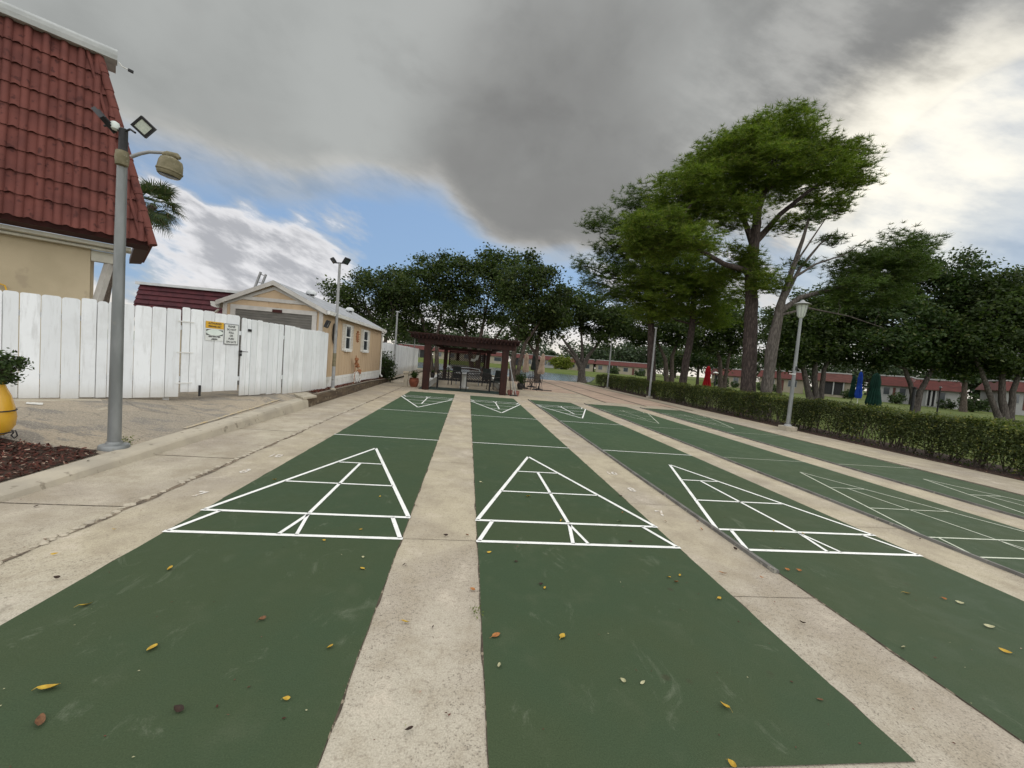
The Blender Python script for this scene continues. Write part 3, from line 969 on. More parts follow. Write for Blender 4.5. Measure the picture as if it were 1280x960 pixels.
def lamp_left():
    t = thing('floodlight_pole', 'tall grey metal pole by the kerb with two floodlights and a mossy barrel lamp', 'lamp post', PB)
    x, y, z = PB
    mb = MB(); mb.tube([(x, y, z+.04), (x, y, z+1.5), (x, y, 3.66)], [.066, .059, .047], 20)
    mb.build('pole', D_['steel'], t, True)
    MB().lathe([(.15, -.03), (.15, .02), (.14, .035), (.085, .05), (.075, .075)], (x, y, z), 24).build('base_plate', D_['steel'], t, True)
    MB().tube([(x+.005, y, 3.58), (x+.005, y, 3.93), (x+.005, y, 3.94)], [.044, .042, .03], 16).build('sleeve', D_['black'], t, True)
    MB().lathe([(.02, -.05), (.042, -.035), (.048, 0), (.04, .035), (.015, .05)], (x-.075, y-.02, 3.95), 14).build('photocell', D_['sign_pale'], t, True)
    # arms of the floodlights
    MB().tube([(x, y, 3.90), (x+.10, y-.03, 3.93), (x+.17, y-.05, 3.89)], .012, 8).build('bracket', D_['black'], t, True)
    MB().tube([(x, y, 3.88), (x-.10, y-.03, 3.95), (x-.18, y-.03, 3.93)], .012, 8).build('bracket', D_['black'], t, True)
    c = onplane(180, 159, (0, y-.06, 0), (0, 1, 0))
    floodlight(t, c, (.30, -.85, -.30), (0, 0, 1), .165, .045, PI/4+.08)
    c2 = onplane(131, 150, (0, y-.05, 0), (0, 1, 0))
    floodlight(t, c2, (-.62, -.25, -.60), (0, 0, 1), .20, .035, PI/4-.2)
    # the older barrel lamp on a curved arm
    a0 = onplane(164, 196, (0, y-.06, 0), (0, 1, 0)); a1 = onplane(186, 190, (0, y-.06, 0), (0, 1, 0)); a2 = onplane(206, 191, (0, y-.06, 0), (0, 1, 0))
    MB().lathe([(.03, -.09), (.060, -.08), (.068, 0), (.060, .08), (.03, .09)], (x+.02, y-.03, a0.z-.02), 14).build('clamp', D_['mossy'], t, True)
    MB().tube([a0, a0.lerp(a1, .5)+Vector((0, 0, .008)), a1, a2], [.020, .019, .018, .018], 10).build('arm', D_['pole_white'], t, True)
    h = onplane(213, 208, (0, y-.06, 0), (0, 1, 0))
    Mx = Matrix.Rotation(math.radians(8), 3, 'Y')
    hd = MB().lathe([(.065, -.118), (.108, -.112), (.120, -.085), (.124, -.05), (.118, .03), (.104, .075), (.060, .10), (.03, .105)], h, 24, Mx=Mx).build('lamp_head', D_['mossy'], t, True)
    MB().lathe([(.122, -.072), (.130, -.066), (.130, -.052), (.122, -.046)], h, 24, Mx=Mx).build('rim', D_['mossy'], hd, True)
    MB().lathe([(.02, -.135), (.085, -.128), (.10, -.119), (.03, -.1195)], h, 20, Mx=Mx).build('lens', D_['glass'], hd, True)
    q = h+Vector((.01, 0, .125))
    MB().tube([q+Vector((-.10, 0, .005)), q+Vector((-.05, 0, .012)), q+Vector((.06, 0, 0)), q+Vector((.09, 0, -.02))], [.018, .036, .036, .02], 10).build('lamp_cap', D_['mossy'], hd, True)


lamp_left()

# ------------------------------------------------------------------ clubhouse with the tiled mansard
EV = G(190, 305, 3.5)
TA = math.radians(38.5)
TV = Vector((math.cos(TA), math.sin(TA), 0)); NV = Vector((-TV.y, TV.x, 0)); ZV = Vector((0, 0, 1))


def clubhouse():
    t = thing('clubhouse', 'tan stucco building with a steep terracotta tiled mansard roof, at the left edge', 'building', (EV.x, EV.y, .3))
    P = lambda a, n, z: EV + TV*a + NV*n + Vector((0, 0, z))        # z above the eave
    RISE, SET, LFT = 3.86, .89, -7.5
    # tiled faces: waves across, scallops at every course
    PITCHW, COURSE = .243, .427
    def tiled(a0f, a1f, P, name):
        vs = []; fs = []
        sub = 16
        ncol = int(7.6/PITCHW*sub)
        nrow = int(round(RISE/COURSE))
        slope = Vector((0, 0, RISE)) + NV*SET
        per = 3
        cols = np.linspace(LFT, .12, ncol)
        for r in range(nrow):
            for q in range(2):
                u = (r + q*1.16)/nrow
                lift = .050 if q == 0 else .006
                for a in cols:
                    amax = a0f(u)
                    aa = min(a, amax)
                    ph = (aa/PITCHW) % 1.0
                    # flat pan with a rounded roll
                    xx = (ph+.25) % 1.0 - .5; w = .078*math.sqrt(1-(xx/.24)**2) if abs(xx) < .24 else .012*(abs(xx)-.24)
                    dz = -.030*math.cos((ph-.25)*2*PI) if q == 0 else 0
                    vs.append(P(aa, SET*u - (w+lift)*.97, RISE*u + (w+lift)*.22 + dz))
        n = ncol
        for r in range(nrow):
            b = r*2*n
            for c in range(n-1):
                fs.append((b+c, b+c+1, b+n+c+1, b+n+c))
        # risers closing the lower lip of each course
        for r in range(nrow):
            b = r*2*n; base = len(vs)
            for c in range(n):
                v = vs[b+c]; vs.append(v+NV*.11+Vector((0, 0, .012)))
            for c in range(n-1):
                fs.append((base+c, base+c+1, b+c+1, b+c))
        return MB().add(vs, fs).build(name, D_['tile'], t, True)
    tiled(lambda u: -.90*u, None, P, 'roof')
    # side face of the mansard and its back, plain courses
    side = MB()
    nrow = 9
    for r in range(nrow):
        u0, u1 = r/nrow, (r+1)/nrow
        side.hexa([P(-.90*u0-.03, SET*u0, RISE*u0), P(-.90*u0+.03, SET*u0, RISE*u0), P(-.90*u0+.03, 3.6, RISE*u0), P(-.90*u0-.03, 3.6, RISE*u0),
                   P(-.90*u1-.05, SET*u1, RISE*u1), P(-.90*u1-.01, SET*u1, RISE*u1), P(-.90*u1-.01, 3.6, RISE*u1), P(-.90*u1-.05, 3.6, RISE*u1)])
    side.build('side_roof', D_['tile'], t)
    hc = MB()
    pts = [P(-.90*u, SET*u-.035, RISE*u+.02) for u in np.linspace(-.008, 1.0, 12)]
    for i in range(len(pts)-1):
        hc.tube([pts[i]+(pts[i+1]-pts[i])*-.06, pts[i+1]], [.082, .070], 10)
    hc.tube([P(-.90*u-.17, SET*u-.045, RISE*u+.02) for u in np.linspace(0, 1, 6)], .035, 8)
    hc.build('hip_cap', D_['tile'], t, True)
    # gutter at the top, boxed and with a flat roof behind
    g = MB()
    pr = [(SET-.16, RISE+.02), (SET-.20, RISE+.10), (SET-.22, RISE+.17), (SET-.22, RISE+.21), (SET-.16, RISE+.22), (SET+.10, RISE+.22), (SET+.10, RISE+.02)]
    vs = [P(LFT, n, z) for n, z in pr]+[P(-.62, n, z) for n, z in pr]
    m = len(pr)
    g.add(vs, [tuple(range(m)), tuple(range(2*m-1, m-1, -1))]+[(i, m+i, m+(i+1) % m, (i+1) % m) for i in range(m)])
    g.hexa([P(-1.2, SET+.11, RISE+.02), P(-.64, SET+.11, RISE+.02), P(-.64, 1.4, RISE+.02), P(-1.2, 1.4, RISE+.02), P(-1.2, SET+.11, RISE+.20), P(-.66, SET+.11, RISE+.20), P(-.66, 1.4, RISE+.20), P(-1.2, 1.4, RISE+.20)])
    g.build('gutter', D_['gutter'], t)
    MB().hexa([P(LFT, SET+.12, RISE-.1), P(-1.22, SET+.12, RISE-.1), P(-1.22, 3.5, RISE-.1), P(LFT, 3.5, RISE-.1), P(LFT, SET+.12, RISE+.12), P(-1.22, SET+.12, RISE+.12), P(-1.22, 3.5, RISE+.12), P(LFT, 3.5, RISE+.12)]).build('flat_roof', D_['gutter'], t)
    # eave: dark fascia, cream soffit mouldings
    f = MB()
    f.hexa([P(LFT, .03, -.10), P(-.05, .03, -.06), P(-.05, .30, -.12), P(LFT, .30, -.12), P(LFT, -.02, .055), P(-.03, -.02, .055), P(-.03, .32, .05), P(LFT, .32, .05)])
    f.hexa([P(-.28, .34, -.10), P(-.03, .34, -.06), P(-.03, 3.5, -.06), P(-.28, 3.5, -.10), P(-.28, .34, .03), P(-.03, .34, .03), P(-.03, 3.5, .03), P(-.28, 3.5, .03)])
    f.build('fascia', D_['dark_red'], t)
    s = MB()
    s.hexa([P(LFT, .31, -.20), P(-.32, .31, -.20), P(-.32, .60, -.22), P(LFT, .60, -.22), P(LFT, .31, -.125), P(-.32, .31, -.125), P(-.32, .60, -.125), P(LFT, .60, -.125)])
    s.hexa([P(LFT, .45, -.27), P(-.40, .45, -.27), P(-.40, .61, -.27), P(LFT, .61, -.27), P(LFT, .45, -.223), P(-.40, .45, -.223), P(-.40, .61, -.223), P(LFT, .61, -.223)])
    s.build('soffit', D_['soffit'], t)
    # beam carried past the wall, with the sloping post under it
    MB().hexa([P(-.94, .63, -.50), P(-.42, .63, -.50), P(-.42, .80, -.50), P(-.94, .80, -.50), P(-.94, .63, -.272), P(-.42, .63, -.272), P(-.42, .80, -.272), P(-.94, .80, -.272)]).build('beam', D_['soffit'], t)
    MB().bar(P(-.66, .72, -.5), P(-.90, .72, -1.7), .11, .13).build('brace', D_['trim'], t)
    MB().hexa([P(-.935, .66, -3.2), P(-.80, .66, -3.2), P(-.80, .80, -3.2), P(-.935, .80, -3.2), P(-.935, .66, -1.60), P(-.80, .66, -1.60), P(-.80, .80, -1.60), P(-.935, .80, -1.60)]).build('post', D_['trim'], t)
    MB().hexa([P(LFT, .62, -3.25), P(-.95, .62, -3.25), P(-.95, 3.4, -3.25), P(LFT, 3.4, -3.25), P(LFT, .62, -.21), P(-.95, .62, -.21), P(-.95, 3.4, -.21), P(LFT, 3.4, -.21)]).build('wall', D_['stucco'], t)
    # small camera on its arm at the roof corner
    q = P(-.60, SET-.15, RISE+.0)
    cm = MB().tube([q, q+TV*.06+Vector((0, 0, -.06)), q+TV*.15+Vector((0, 0, -.07))], .012, 6).build('camera_arm', D_['white'], t, True)
    MB().bar(q+TV*.15+Vector((0, 0, -.075)), q+TV*.24+Vector((0, 0, -.085)), .05, .05).build('camera_body', D_['black'], cm)
    # yellow hook of a pipe on the wall above the fence
    w = EV+NV*.615
    h0 = onplane(2, 357, w-NV*.05, NV)
    MB().tube([h0+TV*-.10, h0+TV*-.02+ZV*.03, h0+TV*.04+ZV*.01, h0+TV*.06-ZV*.08], .014, 8).build('pipe', D_['sign_yellow'], t, True)


clubhouse()

# ------------------------------------------------------------------ low building behind the fence
def back_building():
    t = thing('annex_building', 'low building with a maroon tiled roof and grey gutter behind the white fence', 'building', (-12, 17, 0))
    Y = 16.0
    MB().bx(-14.7, -8.3, Y+.5, Y+6, 0, 2.3).build('wall', D_['stucco'], t)
    rf = MB(); rows = 7
    rr = random.Random(3)
    for r in range(rows):
        z0 = 2.15+r*.21; z1 = z0+.225
        y0 = Y+.02+r*.07; y1 = y0+.13
        for q in range(22):
            x0 = -14.9+q*.30; o = rr.uniform(0, .012)
            rf.hexa([(x0, y0-o, z0), (x0+.296, y0-o, z0), (x0+.296, Y+5.5, z0), (x0, Y+5.5, z0), (x0, y1, z1), (x0+.296, y1, z1), (x0+.296, Y+5.5, z1), (x0, Y+5.5, z1)])
    rf.build('roof', D_['tile_dark'], t)
    MB().bx(-15.0, -8.2, Y+.42, Y+5.6, 3.625, 3.735).build('gutter', D_['gutter'], t)


back_building()

# ------------------------------------------------------------------ palm
def palm():
    c = at(193, 254, 25)
    b00 = at(128, 380, 25.5)
    t = thing('palm_tree', 'fan palm rising behind the clubhouse, only its crown showing', 'palm tree', (b00.x, b00.y, 0))
    r = random.Random(4)
    mb = MB(); b0 = at(128, 380, 25.5); pts = [(b0.x+(c.x-b0.x)*u**2.2, b0.y+(c.y-b0.y)*u**2.2, (c.z-.15)*(1-(1-u)**1.3)) for u in np.linspace(0, 1, 9)]
    mb.tube(pts, [.24, .2, .18, .17, .17, .17, .16, .17, .2], 10)
    mb.build('trunk', D_['bark'], t, True)
    for i in range(46):
        az = i*2.39996+r.uniform(-.2, .2); el = math.radians(68-125*(i/46)+r.uniform(-8, 8))
        d = Vector((math.cos(az)*math.cos(el), math.sin(az)*math.cos(el), math.sin(el)))
        Lp = r.uniform(.75, 1.05)
        tip = c+d*Lp+Vector((0, 0, -.12))
        V = []
        side = d.cross(ZV); side = side.normalized() if side.length > .1 else Vector((1, 0, 0)); upv = side.cross(d)
        w = .015
        V.append([c, c+side*w, tip+side*w*.6, tip])
        nb = 24
        for b in range(nb):
            f = (b/(nb-1)-.5)*2; ang = f*2.0
            dd = (d*math.cos(ang)+side*math.sin(ang)).normalized()
            Lb = (1.0-.35*abs(f))*r.uniform(.85, 1.1)*.95
            p0 = tip; p1 = tip+dd*Lb*.55+upv*.05; p2 = tip+dd*Lb-Vector((0, 0, .10+.25*abs(f)*r.random()))
            q = upv.cross(dd).normalized()*.028
            V.append([p0-q*.4, p0+q*.4, p1+q, p1-q]); V.append([p1-q, p1+q, p2+q*.1, p2-q*.1])
        np_obj('frond', [[tuple(v) for v in f] for f in V], D_['palm'], t)


palm()

# ------------------------------------------------------------------ white board fences
def fpt(px, py): return G(px, py, .35)
FA, FB, FC, FD, FE = fpt(-40, 498.2), fpt(223, 496), G(300, 494, .33), G(353, 492, .29), G(407, 486.3, .29)
FZ = .35


def board(mb, p, q, z0, z1, thick=.022, clip=.03, out=0.0, lean=0.0):
    """one board between two ground points, its top corners cut"""
    d = (q-p); L = d.length; d.normalize(); n = Vector((d.y, -d.x, 0))
    p = p+n*out; q = q+n*out
    prof = [(0, z0), (L, z0), (L, z1-clip), (L-clip*.35, z1-clip*.35), (L-clip*1.1, z1), (clip*1.1, z1), (clip*.35, z1-clip*.35), (0, z1-clip)]
    vs = [p+d*(a+lean*(z-z0))+Vector((0, 0, z)) for a, z in prof]
    vs = [Vector((v.x, v.y, v.z-p.z)) if False else v for v in vs]
    k = len(prof)
    vs2 = [v+n*-thick for v in vs]
    mb.add(vs+vs2, [tuple(range(k)), tuple(range(2*k-1, k-1, -1))]+[(i, k+i, k+(i+1) % k, (i+1) % k) for i in range(k)])


def fence_run(t, a, b, edges, z0f, z1f, seed, mat='fence', rails=(.35, 1.35), thick=.022):
    r = random.Random(seed)
    a = Vector((a.x, a.y, 0)); b = Vector((b.x, b.y, 0))
    mb = MB()
    for e0, e1 in zip(edges, edges[1:]):
        g = .0045
        L = (b-a).length
        p = a.lerp(b, e0+g/L); q = a.lerp(b, e1-g/L)
        board(mb, p, q, z0f(e0)+r.uniform(-.012, .012), z1f(e0)+r.uniform(-.014, .014), thick, r.uniform(.018, .035), r.uniform(-.004, .006), r.uniform(-.0025, .0025))
    mb.build('board_panel', D_[mat], t)
    d = (b-a).normalized(); n = Vector((d.y, -d.x, 0))
    for h in rails:
        MB().bar(a-n*.055+Vector((0, 0, FZ+h)), b-n*.055+Vector((0, 0, FZ+h)), .05, .09).build('rail', D_[mat], t)
    return a, b, d, n


def edges_px(a, b, pxs, zref):
    """board joints along a run, from where they stand"""
    out = []
    for px in pxs:
        n = Vector((b-a)); n = Vector((n.y, -n.x, 0)).normalized()
        p = onplane(px, 440, a, n)
        out.append((p-a).dot(b-a)/(b-a).length_squared)
    return out


t = thing('board_fence', 'long white painted board fence behind the driveway, left of the gate', 'fence', (FB.x, FB.y, .3))
ed = edges_px(FA, FB, [-40, -18, 2, 23, 50, 76, 100, 120, 134, 150, 167, 189, 207, 225], 0)
r1 = fence_run(t, FA, FB, ed, lambda e: .345, lambda e: 2.035, 5)
for e in (.12, .55, .93):
    p = FA.lerp(FB, e)-r1[3]*.12
    MB().box((p.x, p.y, 1.12), (.09, .09, 1.75), TA).build('post', D_['fence'], t)
t = thing('gate', 'white board gate with two signs on it and a gap beneath', 'gate', (FC.x, FC.y, .3))
ga = FB.lerp(FC, .004)
ed = edges_px(ga, FC, [228, 238, 254, 268, 283, 299.5], 0)
r2 = fence_run(t, ga, FC, ed, lambda e: .435, lambda e: 2.06+.03*(1-e), 6)
for z in (1.82, 1.22, .62):
    h = ga-r2[3]*-.008
    MB().bar(Vector((h.x, h.y, z))-r2[2]*.06, Vector((h.x, h.y, z))+r2[2]*.22, .010, .020).build('hinge', D_['white'], t)
lq = FC+r2[3]*.03-r2[2]*.05
lt = MB()
lt.box((lq.x, lq.y, 1.30), (.05, .03, .05), math.atan2(r2[2].y, r2[2].x))
lt.tube([Vector((lq.x, lq.y, 1.30))-r2[2]*.03+r2[3]*.02, Vector((lq.x, lq.y, 1.30))+r2[2]*.15+r2[3]*.02], .008, 6)
lt.box((lq.x, lq.y, 1.23), (.045, .03, .06), math.atan2(r2[2].y, r2[2].x))
lt.build('latch', D_['black'], t)
bq = ga.lerp(FC, .30)+r2[3]*.02
MB().box((bq.x, bq.y, .46), (.03, .03, .22), math.atan2(r2[2].y, r2[2].x)).build('drop_bolt', D_['black'], t)
t = thing('board_fence', 'white board fence between the signed gate and the fence corner, with a small dark plate', 'fence', (FD.x, FD.y, .3))
FC2 = FC+(FD-FC).normalized()*.003
ed = edges_px(FC2, FD, [303, 309.5, 314.5, 322, 329, 336.5, 343, 349, 355], 0)
r3 = fence_run(t, FC2, FD, ed, lambda e: .33-.03*e, lambda e: 2.05-.05*e, 7)
p = onplane(312.5, 413, FC2+r3[3]*.01, r3[3])
MB().box(p, (.09, .012, .055), math.atan2(r3[2].y, r3[2].x)).build('number_plate', D_['black'], t)
t = thing('board_fence', 'white board fence of narrow planks turning from the corner to the tan shed', 'fence', (FE.x, FE.y, .3))
ed = list(np.linspace(0, 1, 11))
r4 = fence_run(t, FD-(FE-FD).normalized()*.006, FE, ed, lambda e: .29, lambda e: 2.0-.03*e, 8)
# flat slab of concrete lying by the timber
q = G(383, 492, .33)
mb = MB(); mb.prism([G(366, 492, .27).xy, G(379, 497, .27).xy, G(396, 494.5, .27).xy, G(383, 490, .27).xy], left_z(-4.55, 7.3)-.03, left_z(-4.55, 7.3)+.03)
tag(mb.build('concrete_slab', D_['kerb'], org=(q.x, q.y, .3), bevel=.01), 'flat grey concrete slab lying at the foot of the fence corner', 'slab')

# the two signs
def signs():
    d, n = r2[2], r2[3]
    P0 = FC + n*.012
    def sp(px, py): return onplane(px, py, P0, n)
    rz = math.atan2(d.y, d.x)
    Mx = Matrix((d, ZV, n)).transposed()
    a, b = sp(257, 402), sp(279, 427)
    c = (a+b)/2; w = (b-a).dot(d); h = .44
    c.z = (sp(268, 402).z+sp(268, 426).z)/2; h = sp(268, 402).z-sp(268, 426).z
    t = thing('warning_sign', 'yellow and white authorized personnel sign fixed to the white gate', 'sign', c)
    MB().box(c, (w, h, .006), Mx=Mx).build('sign_plate', D_['sign_white'], t, bevel=.001)
    q = c+n*.0045
    MB().box(q+ZV*h*.315, (w*.99, h*.36, .002), Mx=Mx).build('yellow_band', D_['sign_yellow'], t)
    f = q+n*.0025
    MB().box(q-ZV*h*.07, (w*.90, h*.29, .0016), Mx=Mx).build('dark_field', D_['ink'], t)
    ov = MB(); K = 28
    ov.add([f-ZV*h*.07+d*math.cos(2*PI*i/K)*w*.46+ZV*math.sin(2*PI*i/K)*h*.155 for i in range(K)], [tuple(range(K))])
    ov.build('oval', D_['sign_pale'], t)
    text_mesh('lettering', 'AUTHORIZED', h*.135, D_['ink'], t, f+ZV*h*.39, d, ZV, bold=.002, sx=w*.80/(h*.135*6.9))
    text_mesh('lettering', 'PERSONNEL ONLY', h*.12, D_['ink'], t, f+ZV*h*.235, d, ZV, bold=.002, sx=w*.82/(h*.12*10.0))
    text_mesh('lettering', 'RESTRICTED', h*.11, D_['ink'], t, f-ZV*h*.285, d, ZV, bold=.002, sx=w*.80/(h*.11*6.9))
    text_mesh('lettering', 'AREA', h*.11, D_['ink'], t, f-ZV*h*.42, d, ZV, bold=.002, sx=1.1)
    a, b = sp(280.5, 406), sp(297.5, 430)
    c = sp(289, 418); w = (b-a).dot(d); h = sp(289, 405).z-sp(289, 431).z
    t = thing('notice_sign', 'white gate notice with a grey border, right of the yellow sign', 'sign', c)
    MB().box(c, (w, h, .006), Mx=Mx).build('sign_plate', D_['grey_ink'], t, bevel=.001)
    MB().box(c+n*.0045, (w*.90, h*.92, .002), Mx=Mx).build('sign_face', D_['sign_white'], t)
    f = c+n*.0075
    for i, s in enumerate(('PLEASE', 'DO NOT', 'PULL', 'OR', 'PUSH', 'ON GATE')):
        text_mesh('lettering', s, h*.125, D_['ink'], t, f+ZV*h*(.37-.148*i), d, ZV, bold=.002, sx=w*.95/(h*.125*6.0))


signs()

# ------------------------------------------------------------------ tan shed
SX0, SX1, SY0, SY1, SZ, SE, SR = -7.18, -4.46, 9.02, 17.0, .28, 2.60, 3.24
SXM = (SX0+SX1)/2


def shed():
    t = thing('shed', 'tan sided shed with a grey gabled roof and roller door behind the white fence', 'shed', (SXM, SY0, SZ))
    w = MB()
    w.add([(SX0, SY0, SZ), (SX1, SY0, SZ), (SX1, SY0, SE), (SXM, SY0, SR-.03), (SX0, SY0, SE), (SX0, SY1, SZ), (SX1, SY1, SZ), (SX1, SY1, SE), (SXM, SY1, SR-.03), (SX0, SY1, SE)],
          [(0, 1, 2, 3, 4), (9, 8, 7, 6, 5), (1, 6, 7, 2), (5, 0, 4, 9), (2, 7, 8, 3), (3, 8, 9, 4)])
    # raised battens of the grooved plywood
    for i in range(1, 27):
        y = SY0+i*.30
        w.bx(SX1-.001, SX1+.006, y-.135, y+.135, .66, SE-.05)
    wall = w.build('wall', D_['siding'], t)
    f = MB()
    for i in range(9):
        x = SX0+.16+i*.303
        zt = SE-.05+(1-abs(x-SXM)/(SXM-SX0))*(SR-SE)*.98-.06
        f.bx(x-.135 if i else x-.05, x+.135, SY0-.006, SY0+.001, 2.52 if .40 < x-SX0 < 2.5 else SZ, zt)
    f.build('front_siding', D_['siding'], t)
    # roof: two slabs
    ov, oe = .14, .13
    sl = (SR-SE)/(SXM-SX0)
    rf = MB()
    for s in (-1, 1):
        xe = SXM+s*(SXM-SX0+oe); ze = SR-sl*(SXM-SX0+oe)
        rf.hexa([(xe, SY0-ov, ze), (SXM, SY0-ov, SR), (SXM, SY1+ov, SR), (xe, SY1+ov, ze), (xe, SY0-ov, ze+.06), (SXM, SY0-ov, SR+.06), (SXM, SY1+ov, SR+.06), (xe, SY1+ov, ze+.06)])
    roof = rf.build('roof', D_['shingle'], t)
    tr = MB()
    y = SY0-ov-.012
    for s in (-1, 1):
        xe = SXM+s*(SXM-SX0+oe); ze = SR-sl*(SXM-SX0+oe)
        tr.hexa([(xe, y, ze-.07), (SXM, y, SR-.07), (SXM, y+.03, SR-.07), (xe, y+.03, ze-.07), (xe, y, ze+.05), (SXM, y, SR+.05), (SXM, y+.03, SR+.05), (xe, y+.03, ze+.05)])
    tr.build('barge_board', D_['trim'], t)
    tg = MB()
    yy0, yy1 = SY0-.030, SY0-.008
    for s in (-1, 1):           # corner boards, inner gable trim, collar band
        x = SX0 if s < 0 else SX1
        tg.bx(min(x, x-s*.11), max(x, x-s*.11), yy0, yy1, SZ, SE-.02)
        x2 = SXM+s*(SXM-SX0-.11)
        tg.hexa([(x2, yy0, SE-.06), (SXM, yy0, SR-.19), (SXM, yy1, SR-.19), (x2, yy1, SE-.06), (x2, yy0, SE+.03), (SXM, yy0, SR-.10), (SXM, yy1, SR-.10), (x2, yy1, SE+.03)])
    tg.bx(SXM-.95, SXM+.95, yy0-.004, yy1-.004, 2.70, 2.80)
    tg.build('gable_trim', D_['trim'], t)
    # door
    dx0, dx1, dz = -6.84, -4.76, 2.42
    df = MB()
    df.bx(dx0-.13, dx0, yy0-.01, yy1, SZ, dz); df.bx(dx1, dx1+.13, yy0-.01, yy1, SZ, dz); df.bx(dx0-.13, dx1+.13, yy0-.014, yy1, dz+.002, dz+.12)
    fr = df.build('door_frame', D_['trim'], t)
    dr = MB(); z = SZ
    while z < dz-.02:
        dr.hexa([(dx0, SY0-.004, z), (dx1, SY0-.004, z), (dx1, SY0+.02, z), (dx0, SY0+.02, z), (dx0, SY0-.030, z+.055), (dx1, SY0-.030, z+.055), (dx1, SY0+.02, z+.055), (dx0, SY0+.02, z+.055)])
        dr.bx(dx0, dx1, SY0-.003, SY0+.02, z+.0555, z+.0745)
        z += .075
    dr.build('roller_door', D_['rolldoor'], t)
    MB().bx(SXM-.02, SXM+.24, yy0-.034, yy0-.016, dz-.01, dz+.075).build('name_plate', D_['dark_red'], t)
    # windows on the side wall
    for (y0, y1, z0, z1) in ((10.82, 12.10, 1.50, 2.38), (13.22, 14.62, 1.50, 2.36)):
        x = SX1+.008
        sw = .33
        win = MB()
        wy0, wy1 = y0+sw, y1-sw
        win.bx(x, x+.035, wy0, wy0+.055, z0, z1); win.bx(x, x+.035, wy1-.055, wy1, z0, z1)
        win.bx(x, x+.034, wy0+.056, wy1-.056, z1-.07, z1); win.bx(x, x+.034, wy0+.056, wy1-.056, z0, z0+.05); win.bx(x, x+.032, wy0+.056, wy1-.056, (z0+z1)/2-.02, (z0+z1)/2+.02)
        fo = win.build('window', D_['white'], t)
        MB().bx(x, x+.012, wy0+.056, wy1-.056, z0+.051, z1-.071).build('pane', D_['glass'], fo)
        MB().bx(x, x+.075, wy0-.05, wy1+.05, z0-.06, z0-.003).build('sill', D_['white'], fo)
        for ya, yb in ((y0, wy0-.01), (wy1+.01, y1)):
            s = MB()
            s.bx(x, x+.022, ya, ya+.03, z0-.03, z1); s.bx(x, x+.022, yb-.03, yb, z0-.03, z1)
            for zz in (z0-.03, (z0+z1)/2-.02, z1-.05): s.bx(x, x+.021, ya+.031, yb-.031, zz, zz+.05)
            n = 15
            for i in range(n):
                zz = z0+.03+(z1-z0-.06)*i/n
                s.hexa([(x, ya+.031, zz), (x+.016, ya+.031, zz-.012), (x+.016, yb-.031, zz-.012), (x, yb-.031, zz), (x, ya+.031, zz+.03), (x+.006, ya+.031, zz+.03), (x+.006, yb-.031, zz+.03), (x, yb-.031, zz+.03)])
            s.build('shutter', D_['shutter'], t)
    # white lattice skirting
    sk = MB()
    sk.bx(SX1+.002, SX1+.02, SY0+.1, SY1, .54, .63)
    for i in range(54):
        y = SY0+.15+i*.145
        sk.bx(SX1+.002, SX1+.016, y, y+.115, .22, .54)
    sk.build('skirting', D_['white'], t)
    # gutter and downspout
    xe = SX1+.13
    gt = MB(); gt.hexa([(xe-.01, SY0-.1, 2.49), (xe+.07, SY0-.1, 2.49), (xe+.07, SY1+.15, 2.47), (xe-.01, SY1+.15, 2.47), (xe-.01, SY0-.1, 2.59), (xe+.09, SY0-.1, 2.59), (xe+.09, SY1+.15, 2.57), (xe-.01, SY1+.15, 2.57)])
    g = gt.build('gutter', D_['white'], t)
    MB().tube([(xe+.03, SY1+.02, 2.48), (SX1+.055, SY1-.06, 2.33), (SX1+.055, SY1-.06, .45), (SX1+.16, SY1-.06, .32)], .042, 10).build('downspout', D_['white'], g, True)
    xl = SX0-.13
    MB().hexa([(xl-.13, SY0-.12, 2.44), (xl+.0, SY0-.12, 2.40), (xl+.0, SY1, 2.40), (xl-.13, SY1, 2.44), (xl-.15, SY0-.12, 2.56), (xl, SY0-.12, 2.56), (xl, SY1, 2.56), (xl-.15, SY1, 2.56)]).build('gutter', D_['white'], t)
    MB().bar((xl-.05, SY0+.1, 2.36), (SX0-.62, SY0+.3, 2.02), .045).build('downspout', D_['white'], t)
    # dome vents
    nr = Vector((sl, 0, 1)).normalized()
    for px, py in ((389, 371), (437, 391)):
        p = onplane(px, py, (SXM, 0, SR+.06), nr)
        p = Vector((min(p.x, SX1-.1), p.y, SR+.06-sl*(min(p.x, SX1-.1)-SXM)))
        v = MB().lathe([(.10, -.03), (.10, .06), (.16, .07), (.17, .11), (.15, .17), (.09, .215), (.02, .225)], p, 18).build('roof_vent', D_['gutter'], t, True)
        MB().bx(p.x+.02, p.x+.12, p.y-.14, p.y-.08, p.z+.02, p.z+.07).build('vent_shade_block', D_['black'], v)  # black block standing in for the shade inside the vent
    return t


shed()
# things on and around it
p = onplane(409, 405, (0, SY0-.12, 0), (0, 1, 0))
t = thing('wall_floodlight', 'square floodlight on the near corner of the tan shed above the fence', 'floodlight', p)
floodlight(t, p, (.93, .05, -.36), (0, 0, 1), .22, .06, 0, 'glass')
MB().tube([p+Vector((-.03, .02, .02)), p+Vector((-.10, .10, -.05))], .014, 8).build('bracket', D_['black'], t, True)
hy = 9.95
t = thing('garden_hose', 'dark hose coiled on the shed wall behind the floodlight pole', 'hose', (SX1+.03, hy, 2.0))
mb = MB()
mb.tube([(SX1+.035+.012*i/40, hy+math.cos(i/40*2*PI*3)*.17, 1.98+math.sin(i/40*2*PI*3)*.32) for i in range(41*3)][:121], .013, 6)
mb.build('coil', D_['black'], t, True)
MB().bx(SX1+.001, SX1+.05, hy-.03, hy+.03, 2.20, 2.27).build('hook', D_['alum'], t)
oy = 12.72
